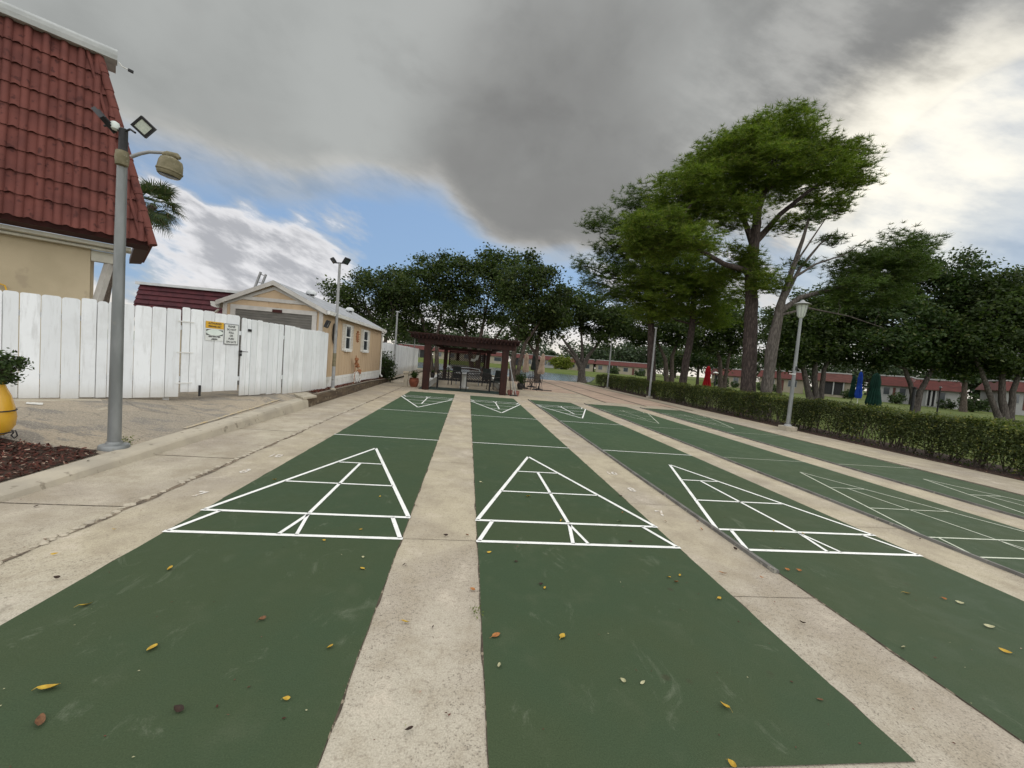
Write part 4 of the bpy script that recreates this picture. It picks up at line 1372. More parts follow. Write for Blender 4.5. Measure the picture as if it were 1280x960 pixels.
t = thing('wall_ornament', 'round rusty orange ornament hung on the shed wall between the windows', 'ornament', (SX1, oy, 2.03))
Mx = Matrix.Rotation(PI/2, 3, 'Y')
MB().lathe([(.16, .009), (.16, .02), (.10, .035), (.02, .04)], (SX1, oy, 2.03), 20, Mx=Mx).build('disc', D_['ornament'], t, True)
mb = MB()
for i in range(12):
    a = i*PI/6
    c = Vector((SX1+.016, oy+math.cos(a)*.17, 2.03+math.sin(a)*.17))
    mb.bar(c, c+Vector((0, math.cos(a)*.055, math.sin(a)*.055)), .05, .01)
mb.build('sun_rays', D_['ornament'], t)


def wire_ornament():
    by = 12.2
    bx_ = SX1+.17
    t = thing('wire_plant_stand', 'white and rusty wire garden ornament standing in the bark against the shed', 'garden ornament', (bx_, by, .28))
    mb = MB(); r = random.Random(8)
    for i in range(3):
        yy = by-.1+.42*i*.6; zc = .52+.0*i
        mb.tube([(bx_+.02*i, yy+math.cos(a)*.2, zc+math.sin(a)*.2) for a in np.linspace(0, 2*PI, 22)], .010, 6)
        for a in np.linspace(0, PI, 5)[:-1]:
            mb.tube([(bx_+.02*i, yy-math.cos(a)*.2, zc-math.sin(a)*.2), (bx_+.02*i, yy+math.cos(a)*.2, zc+math.sin(a)*.2)], .005, 5)
    mb.build('wheels', D_['white'], t, True)
    mb = MB()
    mb.tube([(bx_, by-.22, .30), (bx_, by-.16, .75), (bx_, by-.10, 1.32)], .014, 6)
    mb.tube([(bx_, by-.10, 1.30), (bx_, by+.12, .95), (bx_, by+.45, .65), (bx_, by+.62, .34)], .014, 6)
    for k in range(16):
        u = k/15; y = by-.12+u*.55; z = 1.28-u*.62
        mb.lathe([(.01, -.045), (.05, -.03), (.055, .0), (.03, .04)], (bx_+r.uniform(-.03, .05), y+r.uniform(-.1, .1), z+r.uniform(-.1, .06)), 7)
    mb.build('frame', D_['ornament'], t, True)


wire_ornament()
# ladder behind the ridge
b0 = onplane(318, 362, (0, 12.5, 0), (0, 1, 0)); b1 = onplane(326, 340, (0, 12.5, 0), (0, 1, 0))
c0 = onplane(327, 358, (0, 12.5, 0), (0, 1, 0)); c1 = onplane(332.5, 343, (0, 12.5, 0), (0, 1, 0))
t = thing('ladder', 'grey ladder leaning up behind the ridge of the tan shed', 'ladder', (b0.x, 12.5, 0))
e0 = b0+(b0-b1).normalized()*5.2; e1 = c0+(c0-c1).normalized()*5.1
for a, b in ((e0, b1), (e1, c1)):
    MB().bar(a+Vector((0, -.2, 0)), b, .05, .09).build('rail', D_['alum'], t)
u = 0
while u < 1:
    MB().bar(e0.lerp(b1, u)+Vector((0, -.2*(1-u), 0)), e1.lerp(c1, u)+Vector((0, -.2*(1-u), 0)), .035).build('rung', D_['alum'], t)
    u += .052

# poles along the walk
def twin_pole():
    p = Vector((-4.24, 9.5, .27))
    t = thing('twin_floodlight_pole', 'slim grey pole with two small floodlights, in front of the tan shed', 'lamp post', p)
    top = 4.08
    MB().tube([p, (p.x, p.y, 2.2), (p.x+.0, p.y, top)], [.052, .045, .036], 14).build('pole', D_['pole_white'], t, True)
    MB().tube([(p.x-.052, p.y, .92), (p.x-.052, p.y, 1.34)], .0515, 10).build('algae_patch', D_['weed'], t, True) if False else None
    MB().lathe([(.055, 0), (.0525, .20), (.051, .40), (.050, .405)], (p.x, p.y, .98), 14).build('algae_patch', D_['mossy'], t, True)
    MB().lathe([(.09, -.02), (.09, .03), (.06, .05)], p, 16).build('base_plate', D_['kerb'], t, True)
    MB().bar((p.x-.16, p.y, top), (p.x+.18, p.y, top+.02), .03).build('crossbar', D_['black'], t)
    floodlight(t, (p.x-.17, p.y-.05, top+.06), (-.62, -.45, -.64), (0, 0, 1), .17, .05, 0, 'glass')
    floodlight(t, (p.x+.20, p.y-.05, top+.08), (.72, -.35, -.6), (0, 0, 1), .20, .05, 0, 'glass')


twin_pole()
for (px, py, zt, lab) in ((491.5, 472, 3.8, 'plain grey pole at the end of the bark strip beside the dark bush'), (516, 461.5, 3.4, 'plain grey pole at the far end of the white fence, left of the pergola')):
    p = G(px, py, .12)
    t = thing('utility_pole', lab, 'pole', p, 0, 'plain grey poles beyond the shed')
    MB().tube([p, (p.x, p.y, zt)], [.055, .045], 10).build('pole', D_['pole_white'], t, True)
    MB().lathe([(.09, -.05), (.09, .03), (.06, .05)], p, 12).build('base_plate', D_['kerb'], t, True)
    MB().box((p.x, p.y, zt+.02), (.16, .08, .05)).build('bracket', D_['alum'], t)

# far white fence
A, B, C2 = Vector((-6.6, 20.6, 0)), Vector((-4.62, 20.5, 0)), Vector((-5.05, 37, 0))
t = thing('board_fence', 'white board fence beyond the shed, running from a dark bush to the water', 'fence', (B.x, B.y, 0))
fence_run(t, A, B, list(np.linspace(0, 1, 11)), lambda e: .05, lambda e: 2.05, 15, 'fence_shade')
fence_run(t, B, C2, list(np.linspace(0, 1, 70)), lambda e: .10-.1*e, lambda e: 2.02+.05*e, 16)

# yellow planter at the left edge
def planter():
    p = G(-12, 556, .16); p.z = left_z(p.x, p.y)+.03
    t = thing('yellow_planter', 'tall glossy yellow urn on a black wire stand in the red bark', 'planter', p)
    z = .02
    MB().lathe([(.05, z), (.13, z+.03), (.18, z+.12), (.19, z+.22), (.175, z+.34), (.15, z+.46), (.115, z+.55), (.10, z+.60), (.115, z+.63), (.10, z+.635), (.09, z+.58)], p, 32).build('pot', D_['yellowpot'], t, True)
    mb = MB()
    for zz, rr in ((z+.30, .187), (z+.05, .160)):
        mb.tube([p+Vector((math.cos(a)*rr, math.sin(a)*rr, zz)) for a in np.linspace(0, 2*PI, 30)], .007, 6)
    for i in range(4):
        a = i*PI/2+.3; c = Vector((math.cos(a), math.sin(a), 0))
        mb.tube([p+c*.165+Vector((0, 0, z+.05)), p+c*.20+Vector((0, 0, .09)), p+c*.215+Vector((0, 0, .03)), p+c*.19+Vector((0, 0, .0)), p+c*.165+Vector((0, 0, .035)), p+c*.185+Vector((0, 0, .07))], .007, 6)
    mb.build('wire_stand', D_['black'], t, True)
    return p


PL = planter()

# ------------------------------------------------------------------ foliage builders
def unit(n, r):
    v = r.normal(size=(n, 3)); return v/np.linalg.norm(v, axis=1, keepdims=True)


def leaf_faces(C, size, r, flat=.35, aspect=.5, droop=0.0):
    """kite shaped leaves at centres C, size may be an array"""
    n = len(C)
    size = np.broadcast_to(np.asarray(size, float), (n,))[:, None]
    u = unit(n, r); u[:, 2] *= flat; u[:, 2] -= droop; u /= np.linalg.norm(u, axis=1, keepdims=True)
    w = unit(n, r); w -= u*(w*u).sum(1, keepdims=True); w /= np.linalg.norm(w, axis=1, keepdims=True)+1e-9
    nn = np.cross(u, w)
    return np.stack([C-u*size*.5, C+w*size*aspect*.5-u*size*.05+nn*size*.07, C+u*size*.5, C-w*size*aspect*.5-u*size*.05+nn*size*.07], 1)


def clusters(c, rad, n, r, inner=.35):
    d = unit(n, r)
    q = inner+(1-inner)*r.random((n, 1))**.6
    return np.array(c)+d*q*np.array(rad)


def limb(mb, p, q, r0, r1, rnd, n=6, wig=.08, segs=4):
    p, q = Vector(p), Vector(q); L = (q-p).length
    pts = [p]
    for i in range(1, segs):
        t = i/segs
        pts.append(p.lerp(q, t)+Vector((rnd.uniform(-1, 1), rnd.uniform(-1, 1), rnd.uniform(-.4, 1)))*L*wig*math.sin(t*PI))
    pts.append(q)
    mb.tube(pts, [r0+(r1-r0)*i/segs for i in range(segs+1)], n)
    return pts


def tree(name, label, base, stems, blobs, D, leaf, seed, size=.20, per=34, ncl=1.0, mat='leaf_dark', bark='bark', group=None, pine=False, twigs=True, spread=.42, cat='tree'):
    """stems: lists of (px, py, dD, radius) from the foot; blobs: (px, py, rx, ry, dD) foliage masses; all turned into places at distance D"""
    rnd = random.Random(seed); r = np.random.default_rng(seed)
    t = thing(name, label, cat, base, 0, group)
    mb = MB(); tips = []
    k0 = len(stems)
    for st in stems:
        pts = [Vector(base)] + [at(px, py, D+dd) for px, py, dd, rr in st[1:]]
        pts[0] = Vector((base[0]+(at(st[0][0], st[0][1], D)-at(stems[0][0][0], stems[0][0][1], D)).x, base[1], base[2]-.1))
        rs = [q[3] for q in st]
        # smooth the run
        P = []; R = []
        for i in range(len(pts)-1):
            for s in range(4):
                u = s/4
                P.append(pts[i].lerp(pts[i+1], u)+Vector((rnd.uniform(-1, 1), rnd.uniform(-1, 1), 0))*rs[i]*.12*(i+s > 0)); R.append(rs[i]+(rs[i+1]-rs[i])*u)
        P.append(pts[-1]); R.append(rs[-1])
        if True: R[0] *= 1.35; R[1] *= 1.1
        mb.tube(P, R, 12)
        tips += [(p, q) for p, q in list(zip(P, R))[len(P)//3:]]
    V = []
    for (px, py, rx, ry, dd) in blobs:
        dd = dd+rnd.uniform(-.5, .5)
        c = at(px, py, D+dd); k = (D+dd)/F
        rad = (rx*k, max(rx, ry)*k*.85, ry*k)
        # a limb from the lower, nearer piece of stem
        best = min(tips, key=lambda a: (a[0]-c).length + max(0, a[0].z-c.z+.2*(a[0]-c).length)*1.6)
        Lr = min(best[1]*.65, .035+.018*(best[0]-c).length)
        limb(mb, best[0], c, Lr, Lr*.35, rnd, 6, .10, 5)
        vol = rx*ry*k*k
        n = max(6, int(vol*ncl*(19 if not pine else 52)))
        CL = clusters(c, rad, n, r)
        if twigs:
            for q in CL[::(3 if not pine else 2)]:
                s = c.lerp(Vector(q), rnd.uniform(.0, .35))
                limb(mb, s, q, max(.012, Lr*.28), .006, rnd, 4, .08, 3)
        if pine:
            # tufts of needles at and around the twig ends
            for q in CL:
                m = int(per*rnd.uniform(.7, 1.3))
                tc = q+r.normal(0, spread, (m, 3))*np.array([1, 1, .45])
                nd = leaf
                dirs = unit(m*nd, r); dirs[:, 2] = np.abs(dirs[:, 2])*.9-.18
                dirs /= np.linalg.norm(dirs, axis=1, keepdims=True)
                b = np.repeat(tc, nd, 0)
                L = size*r.uniform(.7, 1.2, (m*nd, 1))
                w = np.cross(dirs, unit(m*nd, r)); w /= np.linalg.norm(w, axis=1, keepdims=True)+1e-9
                w *= .0125
                V.append(np.stack([b-w, b+w, b+dirs*L], 1))
        else:
            for q in CL:
                m = int(per*rnd.uniform(.6, 1.4))
                C = q+r.normal(0, spread, (m, 3))*np.array([1, 1, .62])
                V.append(leaf_faces(C, size*r.uniform(.65, 1.3, m), r, .6, .55, .15))
    mb.build('trunk', D_[bark], t, True)
    np_obj('crown', np.concatenate(V), D_[mat], t)
    return t


def foot(px, py, D, z=-.05):
    p = at(px, py, D); return (p.x, p.y, z)


# ------------------------------------------------------------------ the pines by the hedge
tree('pine_tree', 'big pine with a broad domed crown, the tallest tree, just behind the hedge', foot(936, 492, 20.5), [[(936, 492, 0, .36), (938, 440, 0, .32), (940, 380, 0, .29), (938, 335, 0, .26), (944, 296, 0, .24), (948, 262, 0, .17), (962, 218, 0, .10), (972, 185, 0, .05)],
     [(936, 492, 0, .30), (939, 380, 0, .24), (942, 305, .1, .18), (975, 268, .4, .12), (1010, 240, .6, .09), (1045, 215, .8, .05)],
     [(936, 492, 0, .30), (939, 380, 0, .22), (938, 340, -.1, .15), (905, 330, -.6, .12), (870, 310, -1.2, .09), (838, 285, -1.6, .05)],
     [(936, 492, 0, .30), (939, 380, 0, .22), (941, 305, 0, .16), (925, 262, .3, .10), (905, 225, .5, .05)]],
     [(971, 172, 62, 24, 0), (930, 186, 42, 20, -1), (1010, 182, 40, 20, 1), (908, 202, 46, 26, .5), (878, 226, 36, 22, -1), (1052, 204, 34, 24, .6), (1066, 222, 24, 16, -.5), (968, 208, 52, 20, -1.6), (846, 244, 46, 24, -1), (818, 282, 44, 24, -2), (862, 270, 36, 18, .8),
      (921, 268, 34, 18, -1), (1036, 256, 28, 15, .5), (1000, 236, 34, 14, 1), (872, 300, 38, 16, -2.2), (937, 345, 22, 22, -.4), (812, 312, 36, 18, -1.2), (985, 282, 20, 10, -.6), (928, 318, 18, 12, .4), (945, 232, 44, 20, .4), (890, 250, 36, 18, 1), (838, 300, 36, 18, .5), (960, 355, 24, 14, -.5), (900, 345, 26, 12, .6), (1010, 208, 44, 16, -1), (880, 210, 30, 18, 1.5), (975, 190, 50, 18, 1.2)],
     20.5, 16, 101, .25, 17, .68, 'needle', 'bark_pine', 'pines behind the hedge', True, True, .30)
tree('pine_tree', 'leaning pine with a slim trunk and a mid green crown left of the tallest pine', foot(851, 484, 26), [[(851, 484, 0, .25), (858, 450, 0, .22), (866, 405, 0, .19), (868, 360, 0, .14), (855, 325, 0, .08)]],
     [(846, 336, 52, 20, 0), (880, 352, 34, 16, 0), (826, 372, 46, 17, -.5), (872, 384, 40, 15, .5), (905, 372, 30, 13, 1), (800, 352, 28, 13, .3), (860, 318, 34, 16, .4), (850, 360, 44, 14, 1), (820, 392, 34, 12, 0), (895, 350, 26, 12, -1), (885, 402, 30, 10, 0)],
     26, 14, 102, .29, 15, .62, 'needle', 'bark_pine', 'pines behind the hedge', True, True, .34)
tree('pine_tree', 'sparse tall pine with separate tufts against the sky, left of the broad pine', foot(815, 490, 27), [[(815, 490, 0, .27), (815, 450, 0, .23), (813, 400, 0, .2), (812, 350, 0, .16), (808, 300, 0, .11), (800, 262, 0, .05)],
     [(815, 490, 0, .25), (813, 400, 0, .17), (806, 350, 0, .12), (780, 320, 0, .08), (750, 296, 0, .04)]],
     [(794, 248, 26, 14, 0), (750, 275, 20, 14, 0), (763, 308, 25, 13, .3), (733, 333, 22, 9, 0), (784, 288, 28, 16, .4), (768, 344, 30, 11, -.4), (812, 262, 22, 12, .5), (806, 330, 28, 14, -.4), (790, 372, 34, 12, .4), (775, 330, 28, 13, .5), (800, 310, 30, 15, .5), (770, 362, 26, 11, -.3), (742, 352, 20, 8, 0), (822, 350, 30, 14, .3), (806, 282, 26, 14, 0)],
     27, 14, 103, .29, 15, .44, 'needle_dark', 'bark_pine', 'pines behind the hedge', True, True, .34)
tree('pine_tree', 'half bare pine leaning right with a drooping light green branch, beside the tallest pine', foot(957, 492, 19.6), [[(957, 492, 0, .24), (963, 440, 0, .21), (974, 385, 0, .17), (988, 345, 0, .12), (1003, 300, 0, .08), (1014, 262, 0, .03)],
     [(957, 492, 0, .22), (972, 392, 0, .15), (1000, 372, .1, .12), (1040, 362, .2, .09), (1085, 350, .3, .06), (1125, 318, .4, .03)],
     [(957, 492, 0, .22), (974, 385, 0, .12), (1000, 335, .3, .07), (1025, 305, .4, .045), (1046, 290, .5, .02)], [(957, 492, 0, .2), (974, 388, 0, .09), (994, 330, -.2, .05), (1022, 288, -.3, .03), (1040, 262, -.4, .012)], [(957, 492, 0, .2), (984, 352, 0, .07), (1020, 330, -.2, .045), (1056, 318, -.3, .03), (1082, 300, -.4, .012)], [(957, 492, 0, .2), (972, 395, 0, .07), (1010, 385, -.3, .045), (1060, 395, -.4, .03), (1105, 410, -.5, .012)]],
     [(1094, 342, 46, 20, 0), (1124, 306, 36, 20, .4), (1064, 358, 34, 13, -.4), (1138, 334, 32, 18, .4), (1040, 298, 10, 6, 0), (1002, 330, 8, 5, 0), (1100, 372, 36, 12, -.4), (1022, 268, 8, 5, 0), (1080, 330, 36, 16, .5), (1110, 322, 36, 18, -.5), (1100, 352, 44, 15, .5), (1066, 338, 24, 12, .3), (1140, 312, 26, 16, -.3), (1050, 372, 28, 9, 0)],
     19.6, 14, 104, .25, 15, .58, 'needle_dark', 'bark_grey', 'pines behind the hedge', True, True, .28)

# ------------------------------------------------------------------ dark trees on the lawn at the right
tree('shade_tree', 'dark multi-stemmed shade tree on the lawn behind the white lamp post', foot(1016, 499, 34), [[(1010, 499, 0, .28), (1006, 470, 0, .2), (1000, 440, 0, .15), (985, 410, 0, .08)], [(1016, 499, 0, .26), (1018, 465, 0, .2), (1022, 435, 0, .15), (1030, 405, 0, .07)], [(1021, 499, .3, .22), (1030, 462, .3, .17), (1045, 435, .3, .11), (1062, 415, .3, .06)]],
     [(1000, 408, 40, 30, 0), (1035, 395, 40, 26, .5), (985, 432, 28, 20, -.5), (1045, 425, 38, 20, 0), (1010, 435, 34, 14, -1), (1066, 402, 30, 24, 1), (982, 398, 22, 16, 1), (1025, 380, 36, 18, 1.5), (1055, 386, 34, 18, 0), (1020, 420, 44, 22, 1.5), (1052, 444, 34, 12, .5), (988, 450, 26, 10, 0), (1020, 448, 30, 10, 1)],
     34, None, 111, .27, 84, .52, 'leaf_dark', 'bark_grey', 'dark shade trees on the right lawn')
tree('shade_tree', 'tall dark shade tree with forked trunk behind the green closed parasol', foot(1144, 515, 33), [[(1141, 515, 0, .26), (1150, 490, 0, .2), (1165, 462, 0, .15), (1180, 425, 0, .08)], [(1144, 515, .2, .2), (1138, 480, .2, .16), (1125, 445, .2, .12), (1110, 415, .2, .06)]],
     [(1120, 404, 50, 32, 0), (1156, 368, 50, 34, .5), (1186, 340, 36, 22, 0), (1100, 432, 42, 18, -.6), (1165, 425, 46, 28, 0), (1205, 378, 34, 26, .5), (1088, 388, 34, 22, 1), (1150, 345, 36, 20, 1), (1180, 400, 40, 24, 1), (1130, 430, 44, 22, 1.5), (1098, 452, 32, 11, .4), (1178, 458, 30, 11, .6), (1190, 445, 30, 16, -.6), (1146, 450, 28, 11, -.6)],
     33, None, 112, .27, 84, .52, 'leaf_mid', 'bark_grey', 'dark shade trees on the right lawn')
tree('shade_tree', 'dark shade tree with three pale splayed stems, nearest the right edge', foot(1251, 526, 31), [[(1243, 526, 0, .2), (1236, 490, 0, .17), (1226, 462, 0, .13), (1210, 430, 0, .07)], [(1250, 526, 0, .28), (1252, 490, .2, .2), (1255, 450, .2, .14), (1258, 400, .2, .07)], [(1257, 526, 0, .24), (1266, 490, 0, .18), (1280, 450, 0, .12), (1300, 410, 0, .06)]],
     [(1244, 388, 44, 30, 0), (1262, 352, 34, 18, .4), (1226, 420, 42, 24, 0), (1290, 400, 40, 34, 0), (1276, 440, 38, 22, -.6), (1238, 446, 36, 16, -.4), (1320, 370, 44, 34, 1), (1330, 430, 44, 28, 0), (1204, 408, 22, 20, .6), (1240, 362, 34, 20, 1), (1272, 372, 36, 24, 1), (1250, 410, 44, 26, 1.5), (1222, 462, 28, 10, .3), (1275, 462, 30, 11, .8)],
     31, None, 113, .27, 84, .50, 'leaf_dark', 'bark_grey', 'dark shade trees on the right lawn')
tree('shade_tree', 'mid green tree far back on the lawn, between the forked and splayed trees', foot(1205, 505, 50), [[(1205, 505, 0, .3), (1206, 475, 0, .22), (1205, 440, 0, .1)]],
     [(1198, 462, 26, 14, 0), (1218, 452, 26, 14, 0), (1182, 452, 22, 12, 0), (1205, 440, 30, 14, 0)],
     50, None, 114, .36, 60, .45, 'leaf_mid', 'bark', 'dark shade trees on the right lawn')

# ------------------------------------------------------------------ trees along the water
GW = 'dark trees along the water behind the pergola'
tree('waterside_tree', 'dark tree leftmost in the waterside row, above the tan shed roof', foot(478, 462, 34), [[(478, 462, 0, .25), (478, 435, 0, .2), (470, 405, 0, .14), (455, 380, 0, .07)], [(478, 462, 0, .2), (482, 425, 0, .15), (492, 390, 0, .07)]],
     [(452, 374, 34, 24, 0), (430, 388, 24, 18, 0), (486, 352, 34, 20, 0), (486, 388, 30, 20, .6), (416, 366, 14, 9, 0), (458, 348, 20, 10, .5), (452, 404, 26, 12, 0), (490, 412, 22, 11, 0), (505, 366, 22, 16, .5)],
     34, None, 121, .25, 76, .50, 'leaf_dark', 'bark', GW)
tree('waterside_tree', 'dark rounded tree left of the pergola roof, behind the far white fence', foot(540, 462, 37), [[(534, 462, 0, .25), (536, 430, 0, .2), (528, 400, 0, .14), (520, 375, 0, .07)], [(540, 462, 0, .2), (546, 420, 0, .14), (555, 380, 0, .06)]],
     [(522, 356, 42, 24, 0), (502, 388, 32, 22, 0), (556, 344, 36, 20, 0), (545, 380, 34, 20, .6), (512, 412, 28, 12, 0), (560, 326, 18, 9, .3), (532, 330, 20, 9, 0), (560, 404, 18, 9, 0), (536, 414, 24, 9, 0), (575, 366, 22, 18, .6), (495, 370, 20, 16, 0)],
     37, None, 122, .26, 76, .50, 'leaf_dark', 'bark', GW)
tree('waterside_tree', 'tallest dark tree of the waterside row, directly above the pergola roof', foot(592, 464, 37), [[(588, 464, 0, .25), (586, 430, 0, .18), (580, 405, 0, .13), (572, 380, 0, .06)], [(592, 464, 0, .25), (600, 425, 0, .17), (606, 395, 0, .12), (612, 365, 0, .06)], [(598, 464, .2, .2), (618, 425, .2, .13), (635, 400, .2, .06)]],
     [(602, 350, 42, 26, 0), (586, 386, 32, 16, 0), (632, 342, 38, 22, 0), (616, 322, 18, 10, .3), (640, 374, 32, 20, .6), (585, 334, 22, 10, 0), (638, 322, 12, 8, 0), (612, 400, 22, 9, 0), (590, 410, 18, 7, .3), (632, 396, 22, 10, .4), (572, 400, 16, 8, -.3)],
     37, None, 123, .26, 76, .50, 'leaf_dark', 'bark', GW)
tree('waterside_tree', 'dark tree on the right of the waterside row, trunk by the right pergola post', foot(641, 475, 33), [[(640, 475, 0, .27), (642, 445, 0, .2), (648, 415, 0, .15), (655, 385, 0, .08)], [(643, 475, 0, .2), (656, 430, 0, .14), (676, 400, 0, .06)]],
     [(660, 352, 36, 26, 0), (684, 376, 30, 22, 0), (652, 388, 30, 18, 0), (690, 398, 26, 16, .5), (676, 334, 20, 12, 0), (640, 410, 22, 9, 0), (664, 326, 10, 8, 0), (646, 368, 24, 18, .6), (664, 404, 24, 10, 0), (700, 372, 18, 16, 0)],
     33, None, 124, .25, 76, .50, 'leaf_dark', 'bark', GW)
tree('waterside_tree', 'lower dark tree behind the closed beige parasols by the water', foot(672, 474, 35), [[(671, 474, 0, .27), (670, 450, 0, .22), (672, 428, 0, .15), (678, 408, 0, .07)], [(672, 474, 0, .2), (668, 440, 0, .14), (656, 422, 0, .06)]],
     [(668, 418, 28, 13, 0), (694, 412, 26, 14, 0), (650, 424, 20, 10, .4), (682, 398, 26, 12, 0)],
     35, None, 125, .25, 72, .50, 'leaf_dark', 'bark', GW)
tree('waterside_tree', 'spreading tree with a short forked trunk at the water', foot(727, 479, 43, -.02), [[(726, 479, 0, .45), (727, 462, 0, .36), (720, 446, 0, .22), (704, 424, 0, .10), (690, 408, 0, .05)], [(727, 479, 0, .4), (728, 460, 0, .33), (736, 444, 0, .2), (752, 424, 0, .1), (766, 408, 0, .05)], [(727, 479, 0, .35), (727, 458, .2, .26), (728, 436, .2, .16), (726, 412, .2, .07)], [(727, 479, 0, .3), (725, 456, -.2, .2), (712, 440, -.3, .12), (698, 430, -.3, .05)]],
     [(716, 392, 30, 18, 0), (748, 396, 32, 18, 0), (698, 402, 24, 14, .5), (734, 374, 26, 12, 0), (770, 402, 26, 14, 0), (762, 424, 22, 8, -.3), (704, 372, 20, 10, .4), (740, 416, 26, 8, .4), (690, 386, 18, 12, 0)],
     43, None, 126, .30, 68, .50, 'leaf_dark', 'bark_grey', GW)
GP = 'dark trees on the lawn behind the pines'
tree('shade_tree', 'dark tree behind the two white poles along the hedge', foot(835, 478, 46), [[(832, 478, 0, .3), (832, 450, 0, .22), (820, 425, 0, .1)], [(838, 478, 0, .28), (840, 445, 0, .2), (850, 420, 0, .1)]],
     [(800, 404, 42, 20, 0), (838, 414, 34, 20, 0), (812, 424, 30, 10, 0), (788, 418, 24, 11, .5), (770, 396, 22, 12, 0), (846, 396, 30, 14, 1)],
     46, None, 131, .32, 64, .50, 'leaf_dark', 'bark', GP)
tree('shade_tree', 'dark tree behind the closed red parasol, left of the tallest pine trunk', foot(902, 480, 48), [[(902, 480, 0, .3), (900, 450, 0, .22), (892, 425, 0, .1)], [(905, 480, 0, .25), (912, 440, 0, .14), (916, 415, 0, .07)]],
     [(890, 404, 42, 22, 0), (918, 414, 26, 18, 0), (872, 428, 32, 13, 0), (908, 432, 30, 12, .5), (925, 395, 24, 14, .5)],
     48, None, 132, .32, 64, .50, 'leaf_dark', 'bark', GP)
tree('shade_tree', 'lighter green low tree beyond the hedge between the two pine trunks', foot(872, 478, 56), [[(872, 478, 0, .2), (873, 460, 0, .16), (870, 445, 0, .08)]],
     [(862, 446, 22, 11, 0), (884, 448, 22, 10, 0), (846, 454, 16, 9, 0), (905, 452, 18, 9, 0)],
     56, None, 133, .34, 56, .45, 'leaf_mid', 'bark', GP)
tree('shade_tree', 'dark tree filling the gap right of the tallest pine, above the red roofed house', foot(975, 485, 52), [[(975, 485, 0, .3), (974, 455, 0, .2), (970, 425, 0, .1)]],
     [(966, 420, 26, 16, 0), (988, 440, 24, 14, 0), (978, 398, 26, 14, 0), (955, 445, 16, 9, 0)],
     52, None, 134, .34, 60, .45, 'leaf_dark', 'bark', GP)

# ------------------------------------------------------------------ hedge
def hedge():
    t = thing('hedge', 'long clipped green hedge along the right side of the courts, with thin gaps low down', 'hedge', (12.0, 15, 0))
    r = np.random.default_rng(77)
    X0, X1, Ya, Yb, H = 11.55, 12.75, 0.5, 32.8, 1.00
    V = []; T = []
    # surface shells, thinner towards the foot
    def shell(n, face):
        Y = Ya+(Yb-Ya)*r.random(n)**1.35
        bul = .10*np.sin(Y*1.9+face)+.07*np.sin(Y*4.7+1)
        if face == 0:       # towards the courts
            z = H*r.random(n)**.75; x = X0+.02+np.abs(r.normal(0, .13, n))+bul*.6-.05*np.sin(z*3)
            gap = (np.sin(Y*2.3+2.1*np.sin(Y*.7))+np.sin(Y*5.1+z*4)*.7 > .35) & (z < .66)
            keep = ~(gap & (r.random(n) < .88)) & ~((z < .22) & (r.random(n) < .6))
        elif face == 1:     # top
            x = X0+(X1-X0)*r.random(n); z = H+.06*np.sin(Y*1.7+x)+.05*np.sin(Y*4.3)+r.normal(0, .035, n); keep = np.ones(n, bool)
        elif face == 2:
            z = H*r.random(n)**.75; x = X1-np.abs(r.normal(0, .10, n))+bul*.5
            keep = ~((z < .5) & (np.sin(Y*2.3+2.1*np.sin(Y*.7)) > .1) & (r.random(n) < .85))
        else:
            x = X0+(X1-X0)*r.random(n); z = H*(.35+.65*r.random(n)); keep = r.random(n) < .8
        return np.stack([x, Y, z], -1)[keep]
    for n, face in ((52000, 0), (34000, 1), (12000, 2), (20000, 3)):
        C = shell(n, face)
        f = leaf_faces(C, r.uniform(.045, .085, len(C)), r, .8, .6)
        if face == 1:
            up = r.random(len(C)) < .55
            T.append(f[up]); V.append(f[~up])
        else: V.append(f)
    # loose shoots above the top
    n = 5000
    Y = Ya+(Yb-Ya)*r.random(n)**1.35
    C = np.stack([X0+(X1-X0)*r.random(n), Y, H+np.abs(r.normal(0, .08, n))], -1)
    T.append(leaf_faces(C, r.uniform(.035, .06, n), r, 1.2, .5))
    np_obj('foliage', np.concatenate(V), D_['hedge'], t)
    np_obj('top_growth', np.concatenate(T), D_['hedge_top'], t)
    mb = MB(); rnd = random.Random(3); y = Ya
    while y < Yb:
        for q in range(3):
            x = rnd.uniform(11.75, 12.5); b = Vector((x, y+rnd.uniform(-.1, .1), -.03))
            for s in range(3):
                limb(mb, b, b+Vector((rnd.uniform(-.25, .25), rnd.uniform(-.3, .3), rnd.uniform(.6, .95))), .014, .006, rnd, 4, .1, 3)
        y += .36
    mb.build('stems', D_['bark'], t)


hedge()
hf = leaf_faces(HC, r.uniform(.02, .055, HN), r, .15, .55)
hf[:, :, 2] = -.008+np.abs(hf[:, :, 2])*.8
tag(np_obj('leaf_litter', hf, D_['mulch']), kind='stuff')

# ------------------------------------------------------------------ small plants
def bush(name, label, c, rad, n, size, mat='bush', seed=1, cat='bush', stem=True, group=None):
    r = np.random.default_rng(seed); rnd = random.Random(seed)
    base = Vector(c)
    t = thing(name, label, cat, base, 0, group)
    mid = np.array([base.x, base.y, base.z+rad[2]])
    cl = clusters(mid, rad, max(6, n//28), r, .25)
    V = []
    mb = MB()
    for q in cl:
        m = 28
        V.append(leaf_faces(q+r.normal(0, min(rad)*.20, (m, 3)), size*r.uniform(.7, 1.3, m), r, .8, .5))
        limb(mb, base, Vector(q), .012+.02*rad[2], .004, rnd, 4, .12, 3)
    np_obj('foliage', np.concatenate(V), D_[mat], t)
    mb.build('stems', D_['bark'], t)
    return t


